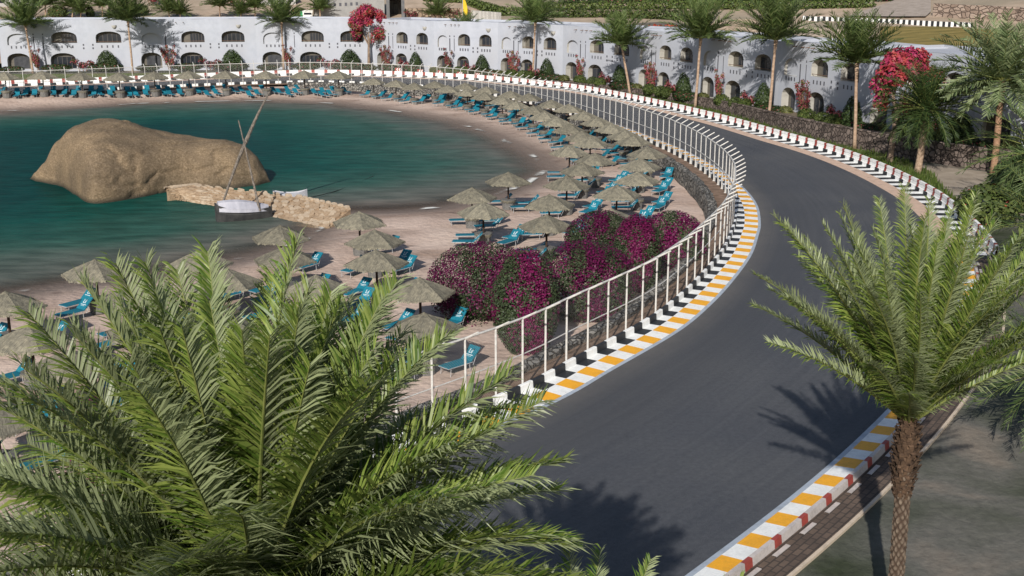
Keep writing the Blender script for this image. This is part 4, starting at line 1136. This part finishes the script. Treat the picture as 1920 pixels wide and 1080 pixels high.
# ------------------------------------------------------------------ boulder, jetty, boats
def fbm(x, y, z, s=0):
    from mathutils import noise
    return noise.fractal(Vector((x+s, y, z)), 1.0, 2.0, 4)
xl, xr = 45, 500; wl = un(45,340,-1.2); wr = un(502,346,-1.2); fr = un(190,390,-1.2)
rock_z = depth_at((wl+wr)/2)
hp = [(0,0),(.03,.6),(.08,1.5),(.15,3.4),(.23,4.7),(.32,5.25),(.42,5.15),(.52,4.4),(.62,3.9),(.72,3.6),(.82,3.4),(.88,3.0),(.94,2.1),(.98,.9),(1,0)]
wp = [(0,.0),(.05,.9),(.15,2.0),(.3,3.6),(.45,4.4),(.6,4.2),(.75,3.6),(.88,3.0),(.96,1.7),(1,0)]
def lerp(tab, t):
    for (a, va), (b, vb) in zip(tab[:-1], tab[1:]):
        if a <= t <= b:
            k = (t-a)/(b-a); k = k*k*(3-2*k)*.5 + k*.5; return va + (vb-va)*k
    return tab[-1][1]
P = []
NU, NV = 170, 100
for i in range(NU+1):
    t = i/NU; c = wl.lerp(wr, t); h = lerp(hp, t); w = lerp(wp, t); row = []
    c.y += 1.2 - 1.0*math.sin(math.pi*min(1, t*1.5))*(1 if t < .66 else 0)
    for j in range(NV+1):
        a = math.pi*j/NV; cy = math.cos(a); sz = math.sin(a)
        q = Vector((c.x, c.y - w*(abs(cy)**.8)*(1+1.2*math.exp(-((t-.45)/.17)**2) if cy > 0 else -1), -1.7 + (h+.5)*sz**.72))
        n = fbm(q.x*.16, q.y*.16, q.z*.16)*.35 + fbm(q.x*.5, q.y*.5, q.z*.6, 9)*.16 - .22*max(0, .12-abs(fbm(q.x*.22, q.y*.22, q.z*.35, 30)))/.12
        q += Vector((n*.35, -cy*n*.8, sz*n*.5)) * min(1, 8*t, 8*(1-t))
        row.append(q)
    P.append(row)
mb = MB(); mb.grid(P)
def rock_material():
    m, nt, b = nodes_of('granite'); MATS['granite'] = m
    tc = N(nt, 'ShaderNodeTexCoord'); mp = N(nt, 'ShaderNodeMapping'); mp.inputs['Scale'].default_value = (1,1,2.2); mp.inputs['Rotation'].default_value = (0,R(25),0); L(nt, tc.outputs['Object'], mp.inputs[0])
    n1 = N(nt, 'ShaderNodeTexNoise', Scale=4.5, Detail=8, Roughness=.75); L(nt, mp.outputs[0], n1.inputs[0])
    n2 = N(nt, 'ShaderNodeTexNoise', Scale=.35, Detail=4); L(nt, tc.outputs['Object'], n2.inputs[0])
    n3 = N(nt, 'ShaderNodeTexNoise', Scale=7, Detail=8, Roughness=.8); L(nt, tc.outputs['Object'], n3.inputs[0])
    c = ramp(nt, n1.outputs[0], [(.32, (.105,.076,.048)), (.5, (.22,.163,.105)), (.68, (.37,.285,.19))])
    c = mixc(nt, .5, c, ramp(nt, n3.outputs[0], [(.36, (.085,.062,.04)), (.5, (.23,.172,.112)), (.64, (.46,.36,.25))]))
    c = mixc(nt, 1.0, c, ramp(nt, n2.outputs[0], [(.35, (.72,.72,.74)), (.65, (1.15,1.12,1.08))]), 'MULTIPLY')
    sx = N(nt, 'ShaderNodeSeparateXYZ'); L(nt, tc.outputs['Object'], sx.inputs[0])
    wt = N(nt, 'ShaderNodeMapRange'); wt.inputs[1].default_value = -.75; wt.inputs[2].default_value = -1.15; L(nt, sx.outputs[2], wt.inputs[0])
    c = mixc(nt, wt.outputs[0], c, (.07,.06,.045))
    L(nt, c, b.inputs['Base Color']); b.inputs['Roughness'].default_value = .95; b.inputs['Specular IOR Level'].default_value = .1
    bp = N(nt, 'ShaderNodeBump', Strength=.9, Distance=.15); L(nt, n1.outputs[0], bp.inputs['Height']); L(nt, bp.outputs[0], b.inputs['Normal'])
    return m
tag(mb.build('boulder', rock_material(), smooth=True), 'huge smooth brown boulder rising from the bay water', 'boulder')

# jetty of sandstone blocks
JA = [un(x, y, -.2) for x, y in ((312,353),(372,347),(560,369),(657,391))]      # upper edge
JB = [un(x, y, -1.22) for x, y in ((326,374),(425,391),(520,409),(614,428))]    # lower edge, at the water
mb = MB(); rgj = random.Random(3)
nL, nW = 30, 8
def jp(u, v):
    f = u*3; i = min(int(f), 2); a = JA[i].lerp(JA[i+1], f-i); b_ = JB[i].lerp(JB[i+1], f-i); return a.lerp(b_, v)
core = [[jp(u/12, v/3)-Vector((0,0,.05)) for v in range(4)] for u in range(13)]
mb.grid(core, 2)
for u in range(12):
    for v in (0, 3):
        a, b_ = core[u][v], core[u+1][v]; o_ = Vector((0,0,-1.6)); mb.quad(a, b_, b_+o_, a+o_, 2)
a, b_ = core[12][0], core[12][3]; mb.quad(a, b_, b_+Vector((0,0,-1.6)), a+Vector((0,0,-1.6)), 2)
def slab(u, v, rx, ry, rz, rot, m):
    c = jp(u, v); ex = (jp(min(u+.02,1), v)-jp(max(u-.02,0), v)).normalized(); ey = (jp(u, min(v+.05,1))-jp(u, max(v-.05,0))).normalized(); ez = ex.cross(ey); ez = ez if ez.z > 0 else -ez
    n = rgj.randint(6, 8); top = []; bot = []; tl = (rgj.uniform(-.07,.07), rgj.uniform(-.09,.09))
    for k in range(n):
        a = 2*math.pi*k/n + rgj.uniform(-.22,.22); x, y = math.cos(a)*rx*rgj.uniform(.85,1.12), math.sin(a)*ry*rgj.uniform(.85,1.12)
        x, y = x*math.cos(rot)-y*math.sin(rot), x*math.sin(rot)+y*math.cos(rot)
        p = c + ex*x + ey*y; top.append(p*1.0 + ez*(rz + tl[0]*x + tl[1]*y)); bot.append(p + ez*(-.12))
    mb.poly(top, m)
    for k in range(n): mb.quad(bot[k], bot[(k+1) % n], top[(k+1) % n], top[k], m)
for i in range(nL):
    for j in range(nW):
        slab((i+.5+(.5 if j % 2 else 0)*.8+rgj.uniform(-.2,.2))/(nL+.6), (j+.5+rgj.uniform(-.18,.18))/nW, rgj.uniform(.27,.43), rgj.uniform(.17,.26), rgj.uniform(.02,.10), rgj.uniform(-.25,.25), rgj.choice((0,0,1,1,2)))
for i in range(26):                              # coping stones of the upper edge
    slab((i+.5)/26, .0, .36, .16, .13, rgj.uniform(-.05,.05), 1)
s1 = mat('sandstone', (.28,.195,.125), (.40,.295,.20), 4, .9, .5); s2 = mat('sandstone_pale', (.36,.275,.195), (.48,.385,.285), 4, .9, .5); s3 = mat('sandstone_dark', (.24,.165,.105), (.40,.29,.19), 4, .9, .5)
tag(mb.build('jetty', [s1, s2, s3]), 'sloping jetty paved with tan sandstone slabs running from the boulder to the beach', 'jetty')

def hull_mesh(Ln, Bm, H, name, mats, deck=True, fall=0.0):
    mb = MB(); P = []
    for i in range(15):
        t = i/14; x = -Ln/2 + Ln*t; w = Bm/2*(math.sin(math.pi*min(1, .2+.8*t*.985))**.85 if t < .985 else 0.03); sh = H*(1+.35*(2*t-1)**2)*(1-fall*t)
        P.append([(x, -w, sh), (x, -w*.96, sh*.55), (x, -w*.6, -.1), (x, 0, -.25), (x, w*.6, -.1), (x, w*.96, sh*.55), (x, w, sh)])
    mb.grid(P, lambda i, j: 1 if j in (1, 4) and False else 0)
    mb.poly(list(reversed(P[0])), 0)
    if deck: mb.grid([[ (r[0][0], r[0][1]*.94, r[0][2]-.08), (r[0][0], 0, r[0][2]-.02), (r[6][0], r[6][1]*.94, r[6][2]-.08)] for r in P], 1)
    return mb.mesh(name, mats, False)
w_hull = mat('white_hull', (.42,.42,.45), (.52,.52,.55), 1.5, .6, .1); dk_hull = mat('dark_hull', (.035,.036,.038), (.075,.072,.07), 2, .8, .3); tarp = mat('white_tarp', (.36,.36,.41), (.50,.49,.54), 1.2, .8, .5, 3)
pole_g = mat('weathered_spar', (.06,.055,.05), (.24,.20,.165), 5, .8, .4, stretch=(2,2,1))
bp_ = un(459,411,-1.2); zb = depth_at(bp_)
boat = empty('sailing_boat', bp_, 'small moored sailing boat with white tarpaulin and a long slanting spar', 'boat', None, R(24))
put('hull', hull_mesh(4.0, 1.5, .95, 'hull', [dk_hull, dk_hull], True, .38), boat)
mb = MB(); P = []
for i in range(9):
    t = i/8; x = -1.85+3.6*t; w = .8*math.sin(math.pi*(.2+.78*t*.985))**.85; zt = 1.25 + .30*math.sin(math.pi*t*.9+.2)
    fz = 1.04-.36*t
    P.append([(px_, py_, pz_*fz) for px_, py_, pz_ in [(x, -w-.05, .74), (x, -w, 1.02), (x, -w*.5, zt), (x, 0, zt+.09), (x, w*.5, zt), (x, w, 1.02), (x, w+.05, .74)]])
mb.grid(P); mb.poly(P[0]); mb.build('tarpaulin', tarp, boat)
inv = boat.matrix_basis.inverted() if False else (Matrix.Translation(bp_) @ Matrix.Rotation(R(24), 4, 'Z')).inverted()
def spar(name, px0, px1, r0, r1, d0=0, d1=0):
    a = inv @ at_depth(px0[0], px0[1], zb+d0); b_ = inv @ at_depth(px1[0], px1[1], zb+d1); m = MB()
    m.tube([a.lerp(b_, k/8) + Vector((0,0,.15*math.sin(math.pi*k/8))) for k in range(9)], [r0+(r1-r0)*k/8 for k in range(9)], 8); m.build(name, pole_g, boat)
spar('mast', (487,396), (447,225), .10, .04, -.2, 0); spar('yard', (414,392), (462,262), .07, .14, -.1, 0); spar('yard', (460,268), (506,172), .15, .05, 0, .2)
spar('rudder_post', (411,405), (410,383), .05, .05, -.3, -.3)
# rope from the mast head to the yard
p2 = un(528,381,-1.2)
b2 = empty('rowing_boat', un(545,380,-1.2), 'white prow of a small boat moored behind the jetty', 'boat', None, R(14))
put('hull', hull_mesh(2.6, 1.1, .75, 'hull', [w_hull, w_hull]), b2); mb = MB(); mb.box((-.4,-.55,.55),(-.1,.55,.6)); mb.build('thwart', wood_m, b2)
mb = MB(); q0 = un(562,374,-.7); q1 = un(700,330,-1.18)
mb.tube([q0.lerp(q1, k/10) + Vector((0,0,-.25*math.sin(math.pi*k/10))) for k in range(11)], .03, 5)
tag(mb.build('mooring_rope', mat('dark_rope', (.03,.03,.03), None)), 'dark mooring rope stretched over the water from the white prow', 'rope')

# ------------------------------------------------------------------ chevron boards on the lawn
for k, (x, y) in enumerate([(746,137),(788,140),(826,142),(862,145),(895,147),(928,149)]):
    p = un(x, y, 0); r = empty('chevron_board', (p.x, p.y, -.02), 'small red and white arrow board on the lawn behind the far track wall', 'sign', 'red arrow boards along the far bend', R([8,14,20,26,32,38][k])*-1, .55)
    mb = MB(); mb.box((-.85,-.03,.55),(.85,.03,1.55)); mb.build('panel', P_red, r)
    mb = MB()
    for c in (-.45,.25):
        for s in (-1,1): mb.poly([(c,-.034,1.05),(c+.3,-.034,1.05),(c+.65,-.034,1.05+s*.42),(c+.35,-.034,1.05+s*.42)][::s])
    mb.build('chevron', P_white, r)
    for s in (-.7,.7): mb = MB(); mb.tube([(s,.02,0),(s,.02,.6)], .04, 6); mb.build('post', steel, r)

# ------------------------------------------------------------------ the hillside behind the hotel
def S(P): return depth_at(P)/F               # metres per pixel there
conc = mat('grey_building', (.25,.245,.24), (.33,.32,.31), .6, .9, .1)
def facing(p): return math.atan2(p.x, p.y)*-1
p = hit(655, 31); s = S(p)
bl = empty('grey_building', p, 'plain grey concrete building behind the red flowering tree', 'building', None, facing(p))
mb = MB(); w, h = 66*s, 42*s; mb.box((-w,0,-1),(w,9,h)); mb.build('wall', conc, bl)
mb = MB(); mb.box((-w-.3,-.3,h+.002),(w+.3,9.3,h+.5)); mb.build('roof', P_conc, bl)
mb = MB()
for k in range(6): x = -w*.55+k*1.2; mb.box((x-.25,-.015,h*.42+k*.05),(x+.25,.02,h*.42+.7+k*.05))
mb.build('vent_slots', vent_m, bl)
mb = MB(); mb.box((-w*.85,-.02,h*.62),(-w*.72,.02,h*.82)); mb.build('window', glass_m, bl)
p = hit(742, 33); s = S(p)
bl = empty('gate_house', p, 'dark open portal right of the grey concrete building', 'building', None, facing(p))
mb = MB(); w, h = 17*s, 34*s
mb.box((-w,0,-1),(-w+.7,6,h)); mb.box((w-.7,0,-1),(w,6,h)); mb.box((-w-.2,-.1,h+.003),(w+.2,6.1,h+1.2)); mb.box((-w+.7,5.6,-1),(w-.7,6,h)); mb.build('wall', mat('dark_portal', (.11,.11,.115), (.16,.16,.16), 1, .9), bl)
mb = MB(); mb.box((-.5,5.4,0),(.6,5.58,h*.7)); mb.build('door', glass_m, bl)
p = hit(577, 33); s = S(p)
r = empty('kiosk', p, 'small white kiosk with a green side above the hotel roof', 'kiosk', None, facing(p))
mb = MB(); mb.box((-9*s,0,0),(9*s,1.6,11*s)); mb.box((-10*s,-.15,11*s+.003),(10*s,1.75,13*s)); mb.build('cabin', P_white, r)
mb = MB(); mb.box((-14*s,.05,0),(-9*s-.01,1.5,12*s)); mb.build('side_panel', mat('green_paint', (.05,.35,.16), None), r)
mb = MB(); mb.box((-7*s,-.02,5*s),(7*s,.02,9*s)); mb.build('window', glass_m, r)
def hill_wall(pts, h, m, name, label, cat, th=.5):
    W = []
    for a, b_ in zip(pts[:-1], pts[1:]):
        for k in range(8): W.append(hit(a[0]+(b_[0]-a[0])*k/8, a[1]+(b_[1]-a[1])*k/8))
    W.append(hit(*pts[-1])); mb = MB(); P = []
    for i, q in enumerate(W):
        d = (W[min(i+1,len(W)-1)]-W[max(i-1,0)]); d.z = 0; d.normalize(); n = Vector((-d.y, d.x, 0))
        P.append([q+Vector((0,0,-1)), q+Vector((0,0,h)), q+n*th+Vector((0,0,h+.01)), q+n*th+Vector((0,0,-1))])
    mb.grid(P); mb.poly(P[0]); mb.poly(P[-1][::-1])
    return tag(mb.build(name, m), label, cat)
rub2 = stone_mat('hill_rubble', (.22,.16,.115), (.44,.34,.25), (.10,.075,.055), .9)
hill_wall([(762,37),(820,38),(882,37)], 2.4, rub2, 'rubble_wall', 'tan rubble retaining wall above the hotel roof in the middle', 'wall')
hill_wall([(884,38),(912,40),(936,42)], 2.0, P_conc, 'concrete_wall', 'smooth grey concrete wall right of the tan rubble wall', 'wall')
hill_wall([(1748,32),(1830,36),(1925,42)], 2.3, stone_mat('hill_rubble_2', (.26,.19,.15), (.42,.33,.27), (.15,.11,.09), .8, (1,1,2)), 'rubble_wall', 'pinkish stone wall at the top right corner', 'wall')
def hill_hedge(pts, r, h, label, mats, fl=0.0, dens=150):
    rg = random.Random(len(label)); mb = MB(); W = []
    for a, b_ in zip(pts[:-1], pts[1:]):
        A, B_ = hit(*a), hit(*b_); n = max(2, int((B_-A).length/1.0))
        for k in range(n): W.append(hit(a[0]+(b_[0]-a[0])*k/n, a[1]+(b_[1]-a[1])*k/n))
    o = W[0].copy()
    for q in W: leafcloud(mb, q-o+Vector((0,0,h*.6)), (r*1.2, r*1.3, h*.8), dens, .26, lambda u, p: 1 if rg.random() < fl else 0, .6, -.9, .4, rg, False)
    root = empty('hedge', o, label, 'hedge', 'clipped hedges on the hillside'); put('foliage', mb.mesh('foliage', mats), root); return root
hill_hedge([(800,3),(868,6),(905,20),(945,30),(1010,31)], 1.0, 1.5, 'hedge curving down behind the yellow sail', [shr_green])
hill_hedge([(1030,34),(1130,33),(1285,37)], 1.1, 1.5, 'lowest straight hedge right of the tall middle palm', [shr_green])
hill_hedge([(1030,20),(1150,19),(1300,16),(1480,18),(1640,14)], 1.1, 1.5, 'long upper hedge crossing the hillside', [shr_green])
hill_hedge([(1060,8),(1150,7),(1290,5)], 1.3, 1.7, 'dark flowering hedge at the top edge', [shr_dark, bract], .12)
hill_hedge([(1300,8),(1480,6),(1700,2)], 1.3, 1.7, 'dark flowering hedge at the top right edge', [shr_dark, bract], .08)
hill_hedge([(1205,54),(1250,53),(1275,55)], .5, .5, 'low bed of red flowers above the hotel roof', [shr_ol, leafmat('red_bed', (.45,.05,.03), (.6,.12,.05))], .6, 40)
def hill_sheet(name, pts, m, lift=.15):
    Q = [hit(*p) for p in pts]; n = len(Q)//2
    A, B_ = Q[:n], Q[n:][::-1]; mb = MB(); rows = []
    for i in range(n-1):
        for k in range(8):
            a = A[i].lerp(A[i+1], k/8); b_ = B_[i].lerp(B_[i+1], k/8)
            rows.append([a.lerp(b_, v/6) for v in range(7)])
    rows.append([A[-1].lerp(B_[-1], v/6) for v in range(7)])
    for r_ in rows:
        for q in r_: q.z = hill_z(Vector((q.x, q.y))) + lift + .28
    mb.grid(rows); return tag(mb.build(name, m), kind='structure')
hill_sheet('field', [(1650,54),(1760,55),(1900,62),(1900,100),(1760,92),(1650,92)], mat('olive_field', (.15,.12,.03), (.27,.20,.06), .5, .95, .6, 3, stretch=(.4,1,1)))
hill_sheet('pavement', [(1590,34),(1650,14),(1690,0),(1745,0),(1745,26),(1735,36)], mat('ramp_paving', (.30,.25,.21), (.38,.32,.275), .7, .9, .2))
hill_sheet('slope', [(1330,50),(1375,40),(1420,40),(1425,68),(1375,67),(1325,64)], mat('tawny_rock', (.30,.21,.14), (.62,.48,.34), 1.3, .95, 1.0, 2.5, stretch=(1,.5,1)))
hill_sheet('path', [(1440,66),(1500,55),(1640,62),(1640,82),(1540,78),(1460,76)], mat('tan_gravel', (.44,.34,.25), (.56,.45,.345), .8, .95, .4))
hill_sheet('soil_bed', [(1195,48),(1240,46),(1290,50),(1290,62),(1240,58),(1195,56)], mat('dark_soil', (.10,.085,.07), (.17,.145,.12), .8, .95, .4), .2)
mb = MB(); Q = [un(x, y, -.012) for x, y in ((1668,322),(1700,308),(1760,312),(1850,322),(1930,345),(1930,400),(1860,420),(1790,400),(1735,352))]; mb.poly(Q)
mb.f[-1] = tuple(reversed(mb.f[-1])) if (Q[1]-Q[0]).cross(Q[2]-Q[1]).z < 0 else mb.f[-1]
tag(mb.build('sandy_yard', mat('yard_sand', (.25,.205,.16), (.38,.32,.26), .6, .95, .5, 3)), kind='structure')
# black and white kerb of the upper road
mb = MB(); A = [hit(1505+(1825-1505)*k/60, 38+14*k/60) for k in range(61)]
for k in range(60):
    a, b_ = A[k], A[k+1]; up = Vector((0,0,.75)); bk = Vector((.2,.5,0)); m = k % 2
    mb.quad(a+Vector((0,0,-.3)), b_+Vector((0,0,-.3)), b_+up, a+up, m); mb.quad(a+up, b_+up, b_+up+bk, a+up+bk, m)
tag(mb.build('barrier_wall', [P_white, P_blk]), 'black and white kerb wall of the upper road in the top right', 'wall')
# yellow beach flag
p = hit(868, 38); s = S(p); r = empty('banner_flag', p, 'narrow yellow feather flag above the hotel roof', 'flag')
mb = MB(); mb.tube([(0,0,0),(0,0,48*s)], .06, 6); mb.build('pole', steel, r)
mb = MB(); rows = [[(.07,0,14*s+34*s*t), (.07+8*s*math.sin(math.pi*(.25+.7*t))**.7, .25*math.sin(3*t), 14*s+34*s*t-1.0)] for t in [k/10 for k in range(11)]]; mb.grid(rows)
mb.build('banner', mat('yellow_cloth', (.62,.42,.02), (.72,.52,.04), 1, .7), r)
# hillside palms and shrubs
HP = [((85,32),(85,10),'bushy palm above the hotel roof at the far left',2.6),((135,33),(137,14),'palm second above the hotel roof from the left',2.2),((150,36),(152,24),'low palm between the first palms above the roof',1.6),
      ((192,34),(192,12),'bluish palm above the hotel roof left of the sand slope',2.0),((318,34),(316,22),'palm on the sand slope left of the bare sand',2.0),((338,35),(338,27),'low spreading palm on the bare sand slope',1.7),
      ((412,34),(412,12),'palm right of the bare sand slope',2.3),((452,35),(452,26),'low palm above the hotel between two larger ones',1.7),((478,34),(478,14),'palm left of the tall slim palm above the roof',2.2),
      ((600,34),(600,18),'dark palm beside the grey building',1.8),((820,38),(820,28),'small palm in front of the tan rubble wall',1.9)]
for k, (b, c, lb, sz) in enumerate(HP): far_palm(hit(*b), c, lb, CR[k % 3], sz*1.75, 'palms on the slope behind the hotel', .15)
for k, (x, y, lb, me_, sc) in enumerate([(288,12,'pink flowering shrub high on the left slope',M_bract,2.2),(262,30,'green bush on the slope left of the sand',M_hib,1.0),(436,12,'red flowering shrub between the slope palms',M_bract,1.8),
        (110,34,'green bush above the hotel roof at the far left',M_hib,1.0),(170,34,'dark bush above the hotel roof near the left palms',M_tall,.8),(210,33,'dark bush right of the bluish palm',M_tall,.8),(560,32,'small bush beside the white kiosk',M_hib,.8),
        (852,37,'pink flowering shrub left of the yellow flag',M_bract,1.3),(770,38,'red flowering shrub in front of the tan rubble wall',M_bract,1.2)]):
    r = empty('shrub', hit(x, y), lb, 'shrub'); put('foliage', me_, r, sc=(sc,)*3)
# pale far buildings at the top left edge
for x, y, w, h, lb in ((20,14,40,22,'pale flat building at the top left corner'), (520,10,34,16,'pale building at the top edge left of the grey one')):
    p = hit(x, y); s = S(p); r = empty('building', p, lb, 'building', None, facing(p))
    mb = MB(); mb.box((-w*s,0,-1),(w*s,7,h*s)); mb.build('wall', mat('pale_wall', (.40,.38,.37), (.46,.44,.42), .6, .9), r)
    mb = MB(); mb.box((-w*s-.2,-.2,h*s+.002),(w*s+.2,7.2,h*s+.35)); mb.build('roof', P_conc, r)
    mb = MB()
    for k in (-.5,.1,.6): mb.box((w*s*k,-.02,h*s*.35),(w*s*k+1.2,.02,h*s*.65))
    mb.build('windows', glass_m, r)

# ------------------------------------------------------------------ light
EL, AZ = R(30), math.atan2(.24, .97)            # light travels toward (+.24, +.97)
world = bpy.data.worlds.new('World'); SC.world = world; world.use_nodes = True
nt = world.node_tree; bg = nt.nodes['Background']; sky = nt.nodes.new('ShaderNodeTexSky'); sky.sky_type = 'NISHITA'; sky.sun_disc = False
sky.sun_elevation = EL; sky.sun_rotation = AZ + math.pi; sky.altitude = 0
nt.links.new(sky.outputs[0], bg.inputs[0]); bg.inputs[1].default_value = .085
sd = bpy.data.lights.new('sun', 'SUN'); sd.energy = 5.0; sd.angle = R(.5); sd.color = (1, .955, .88)
so = bpy.data.objects.new('sun', sd); C.objects.link(so)
dv = Vector((math.sin(AZ)*math.cos(EL), math.cos(AZ)*math.cos(EL), -math.sin(EL)))
so.rotation_euler = dv.to_track_quat('-Z', 'Y').to_euler(); so.location = (0, -40, 60)
SC.view_settings.view_transform = 'Standard'; SC.view_settings.look = 'None'; SC.view_settings.exposure = 0
SC.cycles.max_bounces = 5; SC.cycles.transparent_max_bounces = 12; SC.cycles.caustics_reflective = False; SC.cycles.caustics_refractive = False
